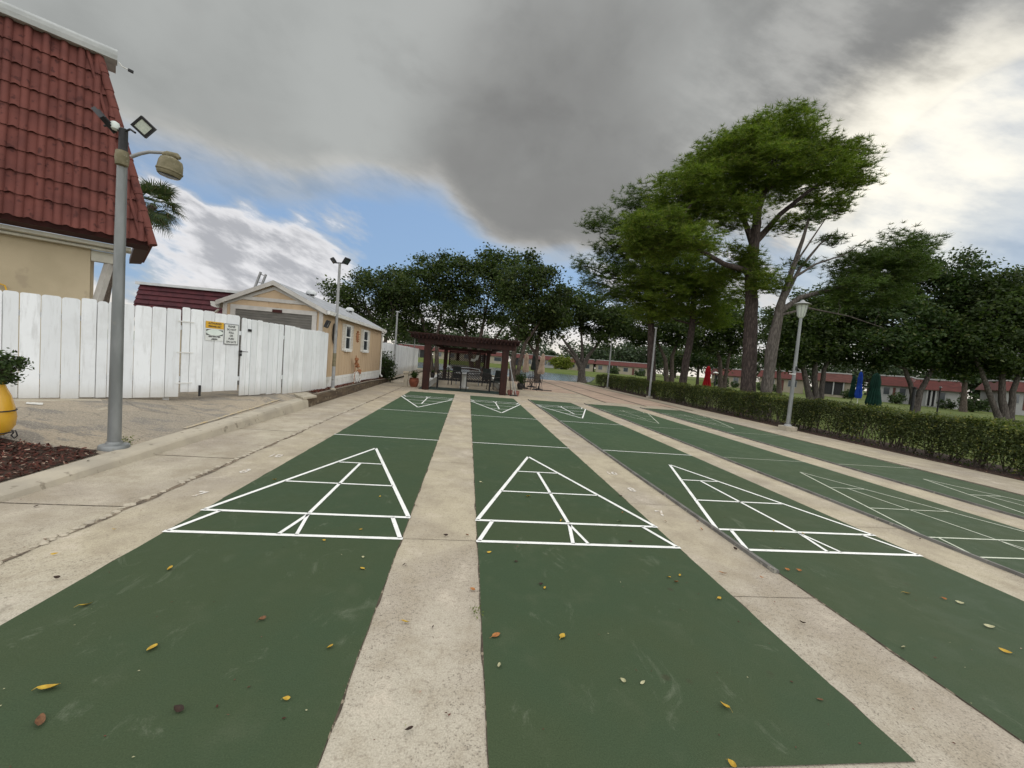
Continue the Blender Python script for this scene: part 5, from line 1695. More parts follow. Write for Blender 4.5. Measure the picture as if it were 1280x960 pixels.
pt = G(481, 474, .15)
bush('bush', 'dark green leafy bush between the shed and the plain grey pole', (pt.x-.15, pt.y+.2, .1), (.55, .55, .72), 2600, .12, 'bush', 5)
bush('potted_shrub', 'dark small-leaved shrub growing out of the yellow urn', (PL.x, PL.y, PL.z+.62), (.28, .28, .17), 2600, .042, 'bush', 6, 'plant')
for (x, y, s, lab) in ((-4.52, 2.28, 5, 'small weed tuft growing at the foot of the floodlight pole'), (-.035, -.98, 9, 'small weed sprouting from the edge of the centre concrete strip')):
    z = left_z(x, y) if x < -4 else .002
    r = np.random.default_rng(s); n = 90 if s == 5 else 26
    C = np.stack([x+r.normal(0, .06 if s == 5 else .018, n), y+r.normal(0, .07 if s == 5 else .035, n), z+.012+np.abs(r.normal(0, .03 if s == 5 else .008, n))], -1)
    o = np_obj('weed', leaf_faces(C, r.uniform(.02, .045, n)*(1 if s == 5 else .6), r, .8, .4), D_['weed'], None, (x, y, z))
    tag(o, lab, 'weed')

# ------------------------------------------------------------------ pergola
def pergola():
    t = thing('pergola', 'red brown wooden pergola with a slatted roof at the end of the courts', 'pergola', (-.3, 15, 0))
    for (x, y, s) in ((-2.02, 15.15, .30), (1.47, 15.15, .30), (-1.80, 26.0, .26), (1.22, 26.0, .26)):
        MB().bx(x-s/2, x+s/2, y-s/2, y+s/2, 0, 2.24).build('post', D_['redwood'], t, bevel=.012)
    for y in (15.0, 15.30): MB().bx(-2.45, 1.90, y-.04, y+.04, 2.05, 2.27).build('beam', D_['redwood'], t)
    for y in (25.9, 26.15): MB().bx(-2.3, 1.75, y-.04, y+.04, 2.00, 2.20).build('beam', D_['redwood'], t)
    for x in (-2.02, 1.47): MB().bx(x-.05, x+.05, 15.35, 25.85, 2.08, 2.25).build('beam', D_['redwood'], t)
    n = 29
    for i in range(n):
        x = -2.72+i*(4.72/(n-1))
        mb = MB()
        mb.hexa([(x-.022, 14.62, 2.36), (x+.022, 14.62, 2.36), (x+.022, 26.6, 2.28), (x-.022, 26.6, 2.28), (x-.022, 14.50, 2.46), (x+.022, 14.50, 2.46), (x+.022, 26.6, 2.42), (x-.022, 26.6, 2.42)])
        mb.bx(x-.022, x+.022, 14.64, 26.5, 2.275, 2.355)
        mb.build('rafter', D_['redwood'], t)
    for i in range(40):
        y = 14.7+i*.298
        MB().bx(-2.85, 2.10, y-.03, y+.03, 2.465, 2.505).build('slat', D_['redwood'], t)
    MB().bx(1.64, 1.72, 15.0, 15.06, 2.02, 2.16).build('lamp', D_['sign_white'], t)


pergola()
tag(MB().bx(-2.35, 1.75, 15.3, 17.0, -.01, .012).build('pavilion_floor', D_['floor_dark']), kind='structure')
for (x, l) in ((-2.05, 'low white wall along the left side of the pergola'), (1.62, 'low white wall along the right side of the pergola')):
    mb = MB(); mb.bx(x-.09, x+.09, 16.2, 25.5, 0, .30); mb.bx(x-.12, x+.12, 16.15, 25.55, .302, .345)
    tag(mb.build('low_wall', D_['whitewall'], org=(x, 20, 0)), l, 'wall')


def iron_bench(c, rz, w, label, mat, group, back_h=.86, scroll=True):
    t = thing('garden_bench', label, 'bench', c, rz, group)
    W = WM[t.name]
    def b(name, mb, m=mat):
        mb.v = [tuple(W @ Vector(v)) for v in mb.v]; return mb.build(name, D_[m], t)
    h = w/2
    mb = MB()
    for x in np.linspace(-h+.04, h-.04, 9): mb.bx(x-.018, x+.018, .02, .46, .425, .445)
    mb.bx(-h, h, .0, .03, .41, .45); mb.bx(-h, h, .44, .47, .41, .45)
    b('seat', mb)
    for x in (-h, h):
        for y, zt in ((-.02, back_h), (.46, .64)):
            m2 = MB(); m2.tube([(x, y-(.06 if y < 0 else 0), 0), (x, y, .43), (x, y-(.10 if y < 0 else 0), zt)], .024, 6); b('leg', m2)
        m2 = MB(); m2.tube([(x, -.06, .66), (x, .2, .68), (x, .46, .65), (x, .50, .60)], .018, 6); b('armrest', m2)
    fr = MB()
    fr.tube([(-h, -.11, back_h), (-h*.5, -.115, back_h+.035), (0, -.12, back_h+.05), (h*.5, -.115, back_h+.035), (h, -.11, back_h)], .026, 6)
    fr.tube([(-h, -.04, .50), (h, -.04, .50)], .024, 6)
    f = b('backrest', fr)
    sc = MB()                       # cast scrolls filling the back
    nx = max(5, int(w/.115))
    for i in range(nx):
        for j in range(3):
            x = -h+(i+.5)*w/nx; z = .555+j*.115; y = -.055-.02*j
            sc.tube([(x+.05*math.cos(a), y, z+.05*math.sin(a)) for a in np.linspace(0, 2*PI, 9)], .014, 4)
            sc.tube([(x-.05, y, z-.05), (x+.05, y, z+.05)], .010, 4)
    sc.v = [tuple(W @ Vector(v)) for v in sc.v]; sc.build('scrollwork', D_[mat], f)
    return t


GB = 'iron benches under the pergola'
iron_bench((-1.02, 16.05, .012), 0, 1.12, 'left dark iron garden bench with scroll back facing the pergola table', 'iron', GB)
iron_bench((.36, 16.05, .012), 0, 1.12, 'right dark iron garden bench with scroll back facing the pergola table', 'iron', GB)
iron_bench((-.15, 20.6, .012), PI, 1.3, 'pale cast metal bench behind the round table under the pergola', 'alum', GB, .92)
t = thing('round_table', 'round white topped pedestal table under the pergola between the iron benches', 'table', (-.32, 17.6, .012))
MB().lathe([(.50, .735), (.52, .745), (.52, .765), (.51, .775)], (-.32, 17.6, .012), 32).build('tabletop', D_['marble'], t, True)
MB().lathe([(.24, 0), (.24, .06), (.14, .10), (.13, .60), (.20, .70), (.20, .733)], (-.32, 17.6, .012), 20).build('pedestal', D_['whitewall'], t, True)


def armchair(c, rz, label, group):
    t = thing('armchair', label, 'chair', c, rz, group); W = WM[t.name]
    def b(n, mb, m='dark_cloth'):
        mb.v = [tuple(W @ Vector(v)) for v in mb.v]; return mb.build(n, D_[m], t)
    b('seat', MB().bx(-.25, .25, -.25, .25, .38, .46))
    b('backrest', MB().hexa([(-.25, -.30, .46), (.25, -.30, .46), (.25, -.24, .46), (-.25, -.24, .46), (-.23, -.42, 1.02), (.23, -.42, 1.02), (.23, -.37, 1.02), (-.23, -.37, 1.02)]))
    for x in (-.25, .25):
        for y in (-.24, .24): b('leg', MB().tube([(x, y, 0), (x*.96, y, .38)], .018, 6), 'iron')
        m2 = MB(); m2.tube([(x*1.04, .24, .38), (x*1.06, .24, .64), (x*1.06, -.30, .68)], .020, 6); b('armrest', m2, 'iron')
    return t


GC = 'dark armchairs under the pergola'
armchair((1.22, 17.9, .012), PI*.75, 'dark high-backed armchair under the pergola beside the right post', GC)
armchair((-.78, 19.4, .012), PI, 'dark armchair under the pergola to the left behind the round table', GC)
armchair((.95, 20.3, .012), PI, 'dark armchair behind the round table on the right', GC)


def lattice():
    y = 26.6
    t = thing('lattice_screen', 'dark wooden lattice screen closing the far end of the pergola', 'screen', (-.3, y, 0))
    x0, x1, z0, z1 = -1.55, 1.0, .75, 1.95
    fr = MB()
    for z in (z0, z1): fr.bx(x0, x1, y-.03, y+.03, z-.04, z+.04)
    for x in (x0, x1): fr.bx(x-.05, x+.05, y-.031, y+.031, 0, z1+.05)
    fr.build('frame', D_['redwood'], t)
    la = MB(); s = .14; H = z1-z0; n = int((x1-x0+H)/s)
    for k, sg in ((0, 1), (.012, -1)):
        for i in range(n+1):
            a = x0-H+i*s
            p, q = (a, z0), (a+H, z1)
            if p[0] < x0: p = (x0, z0+(x0-p[0]))
            if q[0] > x1: q = (x1, z1-(q[0]-x1))
            if q[0]-p[0] < .05: continue
            if sg < 0: p, q = (x0+x1-p[0], p[1]), (x0+x1-q[0], q[1])
            la.bar((p[0], y+k, p[1]), (q[0], y+k, q[1]), .010, .050)
    la.build('lattice', D_['redwood'], t)
    c = onplane(593.5, 450, (0, y-.06, 0), (0, 1, 0))
    b = thing('bird_ornament', 'white bird shaped ornament hung on the dark lattice screen', 'ornament', c)
    m = MB()
    m.lathe([(.01, -.20), (.07, -.12), (.09, 0), (.05, .12), (.01, .16)], c, 10, Mx=Matrix.Rotation(.9, 3, 'Y'))
    m.build('body', D_['sign_white'], b, True)
    m = MB(); m.add([c+Vector(v) for v in ((0, -.02, .05), (.10, -.03, .34), (.30, -.03, .38), (.22, -.02, .02), (0, .0, .05), (.10, -.01, .34), (.30, -.01, .38), (.22, .0, .02))], [(0, 1, 2, 3), (7, 6, 5, 4), (0, 4, 5, 1), (1, 5, 6, 2), (2, 6, 7, 3), (3, 7, 4, 0)])
    m.build('wing', D_['sign_white'], b)
    m = MB(); m.add([c+Vector(v) for v in ((0, .0, .0), (-.26, -.01, .10), (-.30, -.01, -.10), (-.02, .0, -.10), (0, .02, .0), (-.26, .01, .10), (-.30, .01, -.10), (-.02, .02, -.10))], [(0, 1, 2, 3), (7, 6, 5, 4), (0, 4, 5, 1), (1, 5, 6, 2), (2, 6, 7, 3), (3, 7, 4, 0)])
    m.build('tail', D_['sign_white'], b)


lattice()


def pot(name, label, p, r, h, mat, group=None):
    t = thing(name, label, 'pot', p, 0, group)
    MB().lathe([(r*.62, 0), (r*.80, h*.25), (r*.98, h*.62), (r*.92, h*.85), (r*.80, h*.92), (r*.92, h*.94), (r*.92, h), (r*.78, h), (r*.74, h*.9)], p, 24).build('pot_body', D_[mat], t, True)
    MB().lathe([(.01, h*.88), (r*.74, h*.885), (r*.73, h*.89), (.01, h*.892)], p, 16).build('soil', D_['soil'], t)
    return t


def agave(name, label, p, L, n, seed, mat='bush'):
    r = random.Random(seed); t = thing(name, label, 'plant', p); V = []
    c = Vector(p)
    for i in range(n):
        az = i*2.4+r.uniform(-.2, .2); el = r.uniform(.35, 1.35)
        d = Vector((math.cos(az)*math.cos(el), math.sin(az)*math.cos(el), math.sin(el))); s = d.cross(ZV).normalized()*L*.11
        m = c+d*L*.55; e = c+d*L-Vector((0, 0, .15*L*math.cos(el)))
        V.append([c-s*.4, c+s*.4, m+s, m-s]); V.append([m-s, m+s, e+s*.08, e-s*.08])
    np_obj('leaves', [[tuple(v) for v in f] for f in V], D_[mat], t)
    MB().tube([c-Vector((0, 0, .03)), c+Vector((0, 0, .08))], .035, 7).build('stem', D_['bark'], t)
    return t


p = G(517, 483.5, 0)
pot('flower_pot', 'round terracotta pot left of the pergola post', p, .24, .42, 'terracotta')
agave('agave_plant', 'dark spiky agave growing in the terracotta pot', (p.x, p.y, .40), .42, 34, 3)
p = G(507, 483, 0)
t = thing('pedestal', 'short pale concrete post beside the terracotta pot', 'post', p)
MB().bx(p.x-.09, p.x+.09, p.y-.09, p.y+.09, 0, .62).build('shaft', D_['kerb'], t, bevel=.01)
MB().bx(p.x-.14, p.x+.14, p.y-.14, p.y+.14, .622, .72).build('cap', D_['kerb'], t, bevel=.01)
p = onplane(548, 462, (0, 18.9, 0), (0, 1, 0)); p.z = .35
p = Vector((-2.05, 18.9, .345))
pot('flower_pot', 'small dark urn standing on the left low wall of the pergola', p, .13, .28, 'iron')
agave('potted_plant', 'dark leafy plant in the small urn on the left low wall', (p.x, p.y, p.z+.26), .22, 22, 9)
p = onplane(561.5, 460, (0, 19.3, 0), (0, 1, 0))
t = thing('side_stand', 'slim dark stand behind the left bench carrying white flowers', 'stand', (p.x, 19.3, .012))
MB().tube([(p.x, 19.3, .012), (p.x, 19.3, p.z-.12)], .025, 8).build('column', D_['iron'], t, True)
MB().lathe([(.14, 0), (.15, .03), (.03, .04)], (p.x, 19.3, p.z-.13), 16).build('plate', D_['iron'], t, True)
bush('flower_bunch', 'bunch of white flowers on the slim stand under the pergola', (p.x, 19.3, p.z-.09), (.11, .11, .10), 300, .05, 'flower' if False else 'bush', 12, 'flowers').children
r = np.random.default_rng(2)
C = np.array([p.x, 19.3, p.z+.02])+unit(160, r)*np.array([.12, .12, .11])*r.uniform(.8, 1.05, (160, 1))
fl = [o for o in bpy.data.objects if o.get('label', '').startswith('bunch of white')][0]
np_obj('petals', leaf_faces(C, .06, r, 1, .9), D_['sign_white'], fl)

# cue sticks leaning on the right post, pots at its foot
for i, (x0, x1, h, m, lab) in enumerate(((1.98, 1.665, 1.78, 'alum', 'longest pale cue stick leaning against the right pergola post'), (2.10, 1.67, 1.55, 'alum', 'pale cue stick leaning at the widest slant against the right pergola post'), (1.85, 1.66, 1.35, 'redwood', 'short brown stick leaning against the right pergola post'))):
    y = 15.10-.06*i
    t = thing('cue_stick', lab, 'cue', (x0, y, 0), 0, 'cue sticks leaning on the pergola post')
    MB().tube([(x0, y, .04), (x1, y+.02, h)], .016, 6).build('shaft', D_[m], t, True)
    MB().bx(x0-.06, x0+.06, y-.03, y+.03, 0, .05).build('head', D_['black'], t)
for (px, py, lab) in ((637, 494, 'dusty pink pot at the foot of the right pergola post, nearer the post'), (645.5, 495, 'dusty pink pot beside the sticks, farther from the pergola post')):
    p = G(px, py, 0); pot('flower_pot', lab, p, .13, .24, 'pinkpot', 'pink pots by the pergola post')
p = G(650, 487, 0)
t = pot('flower_pot', 'larger dark pot behind the leaning sticks', p, .20, .38, 'iron')
bush('potted_shrub', 'dark shrub in the larger pot behind the leaning sticks', (p.x, p.y, .36), (.34, .30, .28), 900, .09, 'bush', 14, 'plant')


def parasol(p, z0, z1, rmax, mat, label, group, zpole=None, lean=0.0, base=True, finial=False):
    t = thing('closed_parasol', label, 'parasol', p, 0, group)
    x, y, z = p
    MB().tube([(x, y, z), (x+lean, y, z+z1+.06)], .022, 8).build('pole', D_['white'] if mat == 'blue_cloth' else D_['iron'], t, True)
    mb = MB(); n = 16; prof = [(rmax*.85, z0), (rmax, z0+.12*(z1-z0)), (rmax*.72, z0+.45*(z1-z0)), (rmax*.62, z0+.55*(z1-z0)), (rmax*.66, z0+.72*(z1-z0)), (rmax*.45, z0+.92*(z1-z0)), (.02, z1)]
    vs = []; fs = []
    for q, (r_, zz) in enumerate(prof):
        for k in range(n*2):
            a = PI*k/n; rr = r_*(1 if k % 2 else .70)
            vs.append((x+lean*zz/z1+math.cos(a+.1*q)*rr, y+math.sin(a+.1*q)*rr, z+zz+(0.03 if k % 2 else 0)*(q == 0)))
    N = n*2
    for q in range(len(prof)-1):
        for k in range(N): fs.append((q*N+k, q*N+(k+1) % N, (q+1)*N+(k+1) % N, (q+1)*N+k))
    mb.add(vs, fs); mb.build('canopy', D_[mat], t)
    zt = z0+.5*(z1-z0)
    MB().tube([(x+lean*zt/z1+math.cos(a)*rmax*.66, y+math.sin(a)*rmax*.66, z+zt) for a in np.linspace(0, 2*PI, 17)], .012, 5).build('tie', D_[mat], t)
    if finial: MB().lathe([(.01, -.03), (.05, 0), (.05, .05), (.01, .09)], (x+lean, y, z+z1+.03), 10).build('finial', D_['sign_white'], t, True)
    if base: MB().lathe([(.28, 0), (.28, .05), (.06, .09), (.035, .25)], p, 20).build('base', D_['black'], t, True)
    return t


GU = 'closed parasols by the water'
p1 = G(655, 485.5); p2 = G(673, 487.5); p3 = G(664.5, 484)
parasol(p1, .98, 2.17, .22, 'beige_cloth', 'left closed beige parasol beside the pergola', GU, base=True)
parasol(p2, .95, 2.20, .22, 'beige_cloth', 'right closed beige parasol leaning slightly, near the round cafe table', GU, lean=.12)
parasol(p3, 1.12, 2.15, .18, 'dark_cloth', 'closed dark parasol between the two beige ones', GU)


def cafe_chair(c, rz, label, group):
    t = thing('cafe_chair', label, 'chair', c, rz, group); W = WM[t.name]
    def b(n, mb, m='iron'):
        mb.v = [tuple(W @ Vector(v)) for v in mb.v]; return mb.build(n, D_[m], t)
    b('seat', MB().lathe([(.19, .44), (.20, .45), (.20, .465), (.19, .47)], (0, 0, 0), 14))
    for sx in (-1, 1):
        for sy in (-1, 1): b('leg', MB().tube([(sx*.21, sy*.20, 0), (sx*.15, sy*.14, .45)], .013, 5))
    mb = MB(); mb.tube([(-.16, -.16, .45), (-.17, -.22, .80), (0, -.24, .90), (.17, -.22, .80), (.16, -.16, .45)], .014, 5)
    for x in (-.08, 0, .08): mb.tube([(x, -.16, .46), (x, -.235, .87)], .008, 4)
    b('backrest', mb)
    return t


GK = 'dark cafe chairs by the water'
q = (p1+p2)/2
t = thing('cafe_table', 'small dark round cafe table between the closed parasols', 'table', (q.x-.05, q.y+.1, 0))
MB().lathe([(.34, .70), (.35, .71), (.35, .725)], (q.x-.05, q.y+.1, 0), 20).build('tabletop', D_['iron'], t, True)
for a in range(3):
    an = a*2*PI/3+.4
    MB().tube([(q.x-.05+.28*math.cos(an), q.y+.1+.28*math.sin(an), 0), (q.x-.05, q.y+.1, .35), (q.x-.05+.2*math.cos(an), q.y+.1+.2*math.sin(an), .70)], .014, 6).build('leg', D_['iron'], t, True)
cafe_chair((p1.x+.02, p1.y-.55, 0), 1.9, 'dark cafe chair in front of the left beige parasol', GK)
cafe_chair((q.x+.35, q.y-.25, 0), .3, 'dark cafe chair at the round cafe table, between the parasols', GK)
cafe_chair((p2.x-.25, p2.y-.45, 0), -.8, 'dark cafe chair in front of the right beige parasol', GK)
t = thing('floor_bar', 'low dark metal foot bar lying by the right beige parasol', 'stand', (p2.x+.1, p2.y-.3, 0))
MB().bx(p2.x-.45, p2.x+.75, p2.y-.33, p2.y-.27, .0, .05).build('bar', D_['black'], t)
MB().bx(p2.x+.10, p2.x+.16, p2.y-.55, p2.y-.05, .002, .052).build('cross_bar', D_['black'], t)

# ------------------------------------------------------------------ lamps along the hedge
p = G(980, 538, 0); p.x += .12
t = thing('lantern_post', 'pale grey lamp post with a flared lantern head in front of the hedge', 'lamp post', p)
MB().bx(p.x-.20, p.x+.20, p.y-.20, p.y+.20, -.02, .16).build('footing', D_['kerb'], t, bevel=.02)
MB().tube([(p.x, p.y, .16), (p.x, p.y, 2.0), (p.x, p.y, 3.82)], [.068, .053, .044], 16).build('pole', D_['steel'], t, True)
MB().lathe([(.12, .155), (.12, .18), (.085, .22)], p, 16).build('base_plate', D_['pole_white'], t, True)
h = MB().lathe([(.06, 3.80), (.085, 3.83), (.10, 3.86), (.155, 4.22), (.160, 4.24)], p, 18).build('lantern', D_['lens'], t, True)
fr = MB()
for i in range(8):
    a = i*PI/4; fr.bar((p.x+math.cos(a)*.103, p.y+math.sin(a)*.103, 3.86), (p.x+math.cos(a)*.163, p.y+math.sin(a)*.163, 4.23), .014)
fr.build('cage', D_['pole_white'], h)
MB().lathe([(.16, 4.235), (.24, 4.235), (.27, 4.255), (.16, 4.30), (.07, 4.34), (.05, 4.38), (.02, 4.40)], p, 24).build('lantern_cap', D_['pole_white'], t, True)
MB().bar((p.x-.22, p.y-.06, 1.92), (p.x+.0, p.y-.06, 1.92), .025).build('bracket', D_['white'], t)
MB().bx(p.x-.02, p.x+.03, p.y-.075, p.y-.05, 2.05, 2.18).build('access_cover', D_['black'], t)
for (px, py, zt, lab) in ((811.5, 497, 4.35, 'plain white pole in front of the hedge, right of the leaning pine trunk'), (759, 485.5, 4.05, 'plain white pole near the water end of the hedge')):
    p = G(px, py, 0)
    p.x -= .0
    t = thing('plain_pole', lab, 'pole', p, 0, 'plain white poles along the hedge')
    MB().tube([p, (p.x, p.y, 2.2), (p.x, p.y, zt)], [.070, .058, .048], 12).build('pole', D_['pole_white'], t, True)
    MB().bx(p.x-.15, p.x+.15, p.y-.15, p.y+.15, -.02, .09).build('footing', D_['kerb'], t)
    MB().lathe([(.055, zt), (.07, zt+.02), (.05, zt+.09)], (p.x, p.y, 0), 12).build('pole_cap', D_['alum'], t)

# ------------------------------------------------------------------ things on the lawn
GL = 'closed parasols on the right lawn'
def lawn(px, py, D): q = at(px, py, D); return Vector((q.x, q.y, -.05))
parasol(lawn(883, 483, 32), .75, 2.55, .32, 'red_cloth', 'closed red parasol on the lawn behind the hedge', GL)
parasol(lawn(1072, 500, 31), .98, 3.05, .24, 'blue_cloth', 'closed blue parasol with a white tip on the right lawn', GL, finial=True)
parasol(lawn(1064, 500, 31.6), 1.0, 2.7, .22, 'green_cloth', 'closed green parasol half hidden by the blue one', GL)
parasol(lawn(1091, 506, 31), .42, 3.05, .50, 'green_cloth', 'large closed dark green parasol right of the blue one', GL, base=False)
for (px, D, w, lab) in ((1040, 33, 2.0, 'low grey slatted picnic bench on the lawn left of the blue parasol'), (1078, 31.5, 1.5, 'dark low table under the blue and green parasols')):
    p = lawn(px, 503, D)
    t = thing('lawn_bench', lab, 'bench', p)
    for i in range(3):
        MB().bx(p.x-w/2, p.x+w/2, p.y-.2+i*.16, p.y-.06+i*.16, p.z+.44, p.z+.48).build('slat', D_['alum'] if px < 1060 else D_['iron'], t)
    for s in (-1, 1):
        MB().bx(p.x+s*w*.4-.04, p.x+s*w*.4+.04, p.y-.18, p.y+.24, p.z, p.z+.44).build('leg', D_['iron'], t)
for (px, py, D, zt, r_, lab) in ((1171, 517, 33.5, 2.35, .055, 'slim black post on the lawn right of the forked tree'), (1139, 515, 31.8, 2.1, .12, 'thick dark post in front of the forked tree')):
    p = lawn(px, py, D)
    t = thing('lawn_post', lab, 'post', p, 0, 'dark posts on the right lawn')
    MB().tube([p, p+Vector((.0, 0, zt))], [r_, r_*.85], 10).build('post', D_['black'], t, True)
    MB().lathe([(r_*1.6, 0), (r_*1.7, .05), (r_*.5, .12)], p+Vector((0, 0, zt)), 12).build('cap', D_['alum' if r_ < .1 else 'black'], t, True)
p = lawn(893, 483, 33)
t = thing('lawn_lamp', 'thin dark lamp post with a pale cap beside the closed red parasol', 'lamp post', p)
MB().tube([p, p+Vector((0, 0, 2.0))], .05, 10).build('pole', D_['black'], t, True)
MB().lathe([(.05, 1.98), (.20, 2.02), (.22, 2.06), (.05, 2.14)], p, 14).build('lamp_head', D_['white'], t, True)

# ------------------------------------------------------------------ houses round the lake and lawn
def house(px0, px1, pyb, D0, D1, h_wall, h_roof, wall, roof, label, feats, seed, zb=None, cat='house', depth=8):
    """a long low house whose front runs between two places; feats: (kind, from, to) along the front"""
    a = at(px0, pyb, D0); b = at(px1, pyb, D1)
    zb = (a.z+b.z)/2 if zb is None else zb
    a.z = b.z = 0
    L = (b-a).length; d = (b-a).normalized(); n = Vector((-d.y, d.x, 0))
    t = thing('house', label, cat, (a.x, a.y, zb), 0, 'low red roofed houses round the lake')
    P = lambda u, v, z: a+d*u+n*v+Vector((0, 0, z+zb))
    def bx(mb, u0, u1, v0, v1, z0, z1): return mb.hexa([P(u0, v0, z0), P(u1, v0, z0), P(u1, v1, z0), P(u0, v1, z0), P(u0, v0, z1), P(u1, v0, z1), P(u1, v1, z1), P(u0, v1, z1)])
    bx(MB(), 0, L, 0, depth, -1.0, h_wall).build('wall', D_[wall], t)
    mb = MB()
    o = .55
    mb.hexa([P(-o, -o, h_wall-.15), P(L+o, -o, h_wall-.15), P(L+o, depth+o, h_wall-.15), P(-o, depth+o, h_wall-.15), P(.1, .25, h_wall+h_roof), P(L-.1, .25, h_wall+h_roof), P(L-.1, depth-.3, h_wall+h_roof), P(.1, depth-.3, h_wall+h_roof)])
    rf = mb.build('roof', D_[roof], t)
    bx(MB(), 0, L, .2, depth-.2, h_wall+h_roof+.003, h_wall+h_roof+.20).build('roof_edge', D_['house_white'], rf)
    for kind, f0, f1 in feats:
        u0, u1 = f0*L, f1*L
        if kind == 'w':
            w = bx(MB(), u0-.08, u1+.08, -.06, -.003, .85, 2.15).build('window', D_['house_white'], t)
            bx(MB(), u0, u1, -.075, -.062, .93, 2.07).build('pane', D_['glass'], w)
        elif kind == 'd':
            bx(MB(), u0, u1, -.05, -.003, 0, 2.1).build('door', D_['house_roof2'], t)
        elif kind == 'p':           # porch: black panel painted as the shade of the recess, slim posts before it
            bx(MB(), u0, u1, -.04, -.003, .05, h_wall-.25).build('porch_shade_panel', D_['black'], t)
            k = max(2, int((u1-u0)/1.6))
            for i in range(k+1):
                u = u0+(u1-u0)*i/k
                bx(MB(), u-.09, u+.09, -.30, -.12, 0, h_wall-.16).build('porch_post', D_['house_white'], t)
    return t


house(893, 930, 483.5, 88, 86, 2.5, 1.25, 'house_cream', 'house_roof', 'cream house with a red roof left of the tallest pine trunk', [('w', .30, .42), ('p', .0, .16), ('w', .62, .78)], 1)
house(948, 1004, 488, 82, 78, 2.5, 1.25, 'house_cream', 'house_roof', 'cream house with a red roof right of the tallest pine trunk', [('w', .20, .34), ('d', .48, .56), ('w', .66, .84)], 2)
house(1019, 1062, 493.5, 74, 71, 2.5, 1.3, 'house_cream', 'house_roof2', 'cream house with a dark porch and brown roof left of the blue parasol', [('p', .22, .80)], 3)
house(1094, 1136, 500.5, 67, 64, 2.5, 1.35, 'house_white', 'house_roof', 'white house with a red roof between the green parasol and the forked tree', [('w', .22, .40), ('d', .50, .58), ('w', .70, .88)], 4)
house(1140, 1196, 508, 61, 57.5, 2.5, 1.3, 'house_white', 'house_roof', 'white house with a red tiled roof behind the slim black post', [('w', .05, .20), ('p', .32, .52), ('w', .58, .72)], 5)
house(1252, 1330, 514, 56, 53, 2.6, 1.2, 'house_white', 'house_roof', 'white house partly hidden at the right edge behind the splayed tree', [('w', .12, .26), ('d', .34, .40), ('w', .6, .8)], 6)
ZF = .42
house(744, 812, 466.5, 122, 119, 2.6, 1.05, 'house_cream', 'house_roof', 'red roofed house across the lake behind the two white poles', [('w', .05, .12), ('p', .22, .40), ('w', .52, .60), ('d', .68, .72), ('w', .80, .90)], 7, ZF)
house(708, 741, 463, 124, 122, 2.6, 1.05, 'house_cream', 'house_roof', 'red roofed house across the lake behind the spreading forked tree', [('w', .12, .3), ('d', .42, .5), ('w', .62, .86)], 8, ZF)
house(676, 703, 460.5, 126, 124, 2.7, 1.05, 'house_white', 'house_roof', 'white house with tall windows across the lake right of the beige parasols', [('w', .05, .25), ('w', .30, .50), ('d', .60, .70), ('w', .78, .95)], 9, ZF)
house(640, 668, 457.5, 128, 126, 2.6, 1.05, 'house_cream', 'house_roof', 'red roofed house across the lake seen between the beige parasols', [('p', .1, .5), ('w', .65, .85)], 10, ZF)
house(574, 632, 453, 128, 128, 2.6, 1.05, 'house_cream', 'house_roof', 'red roofed house across the lake seen through the lattice screen', [('w', .1, .2), ('p', .35, .6), ('w', .75, .9)], 11, ZF)
house(541, 570, 449, 128, 128, 2.6, 1.05, 'house_cream', 'house_roof', 'red roofed house across the lake right of the left pergola post', [('w', .1, .35), ('d', .5, .6), ('w', .7, .9)], 12, ZF)
house(497, 537, 446, 126, 128, 2.7, 1.05, 'house_white', 'house_roof', 'white columned house across the lake left of the pergola post', [('p', .45, .9), ('w', .1, .3)], 13, ZF)

# tree line beyond the far houses: one built, the others copied
def far_tree(label, D, px, ryw, rzh, seed, mat, z0=.4):
    r = np.random.default_rng(seed); rnd = random.Random(seed)
    c = at(px, 455, D); c.z = z0
    t = thing('distant_tree', label, 'tree', c, 0, 'distant trees behind the far houses')
    V = []; mb = MB()
    mb.tube([c-Vector((0, 0, .5)), c+Vector((0, 0, rzh*1.0))], [.3, .18], 7)
    cl = clusters((c.x, c.y, c.z+rzh*1.15), (ryw, ryw*.8, rzh*.85), 60, r, .3)
    for q in cl:
        V.append(leaf_faces(q+r.normal(0, .16*ryw, (42, 3))*np.array([1, 1, .7]), r.uniform(.4, .8, 42), r, .7, .6))
        if rnd.random() < .3: limb(mb, c+Vector((0, 0, rzh*.7)), Vector(q), .12, .03, rnd, 4)
    mb.build('trunk', D_['bark'], t, True); np_obj('crown', np.concatenate(V), D_[mat], t)
    return t


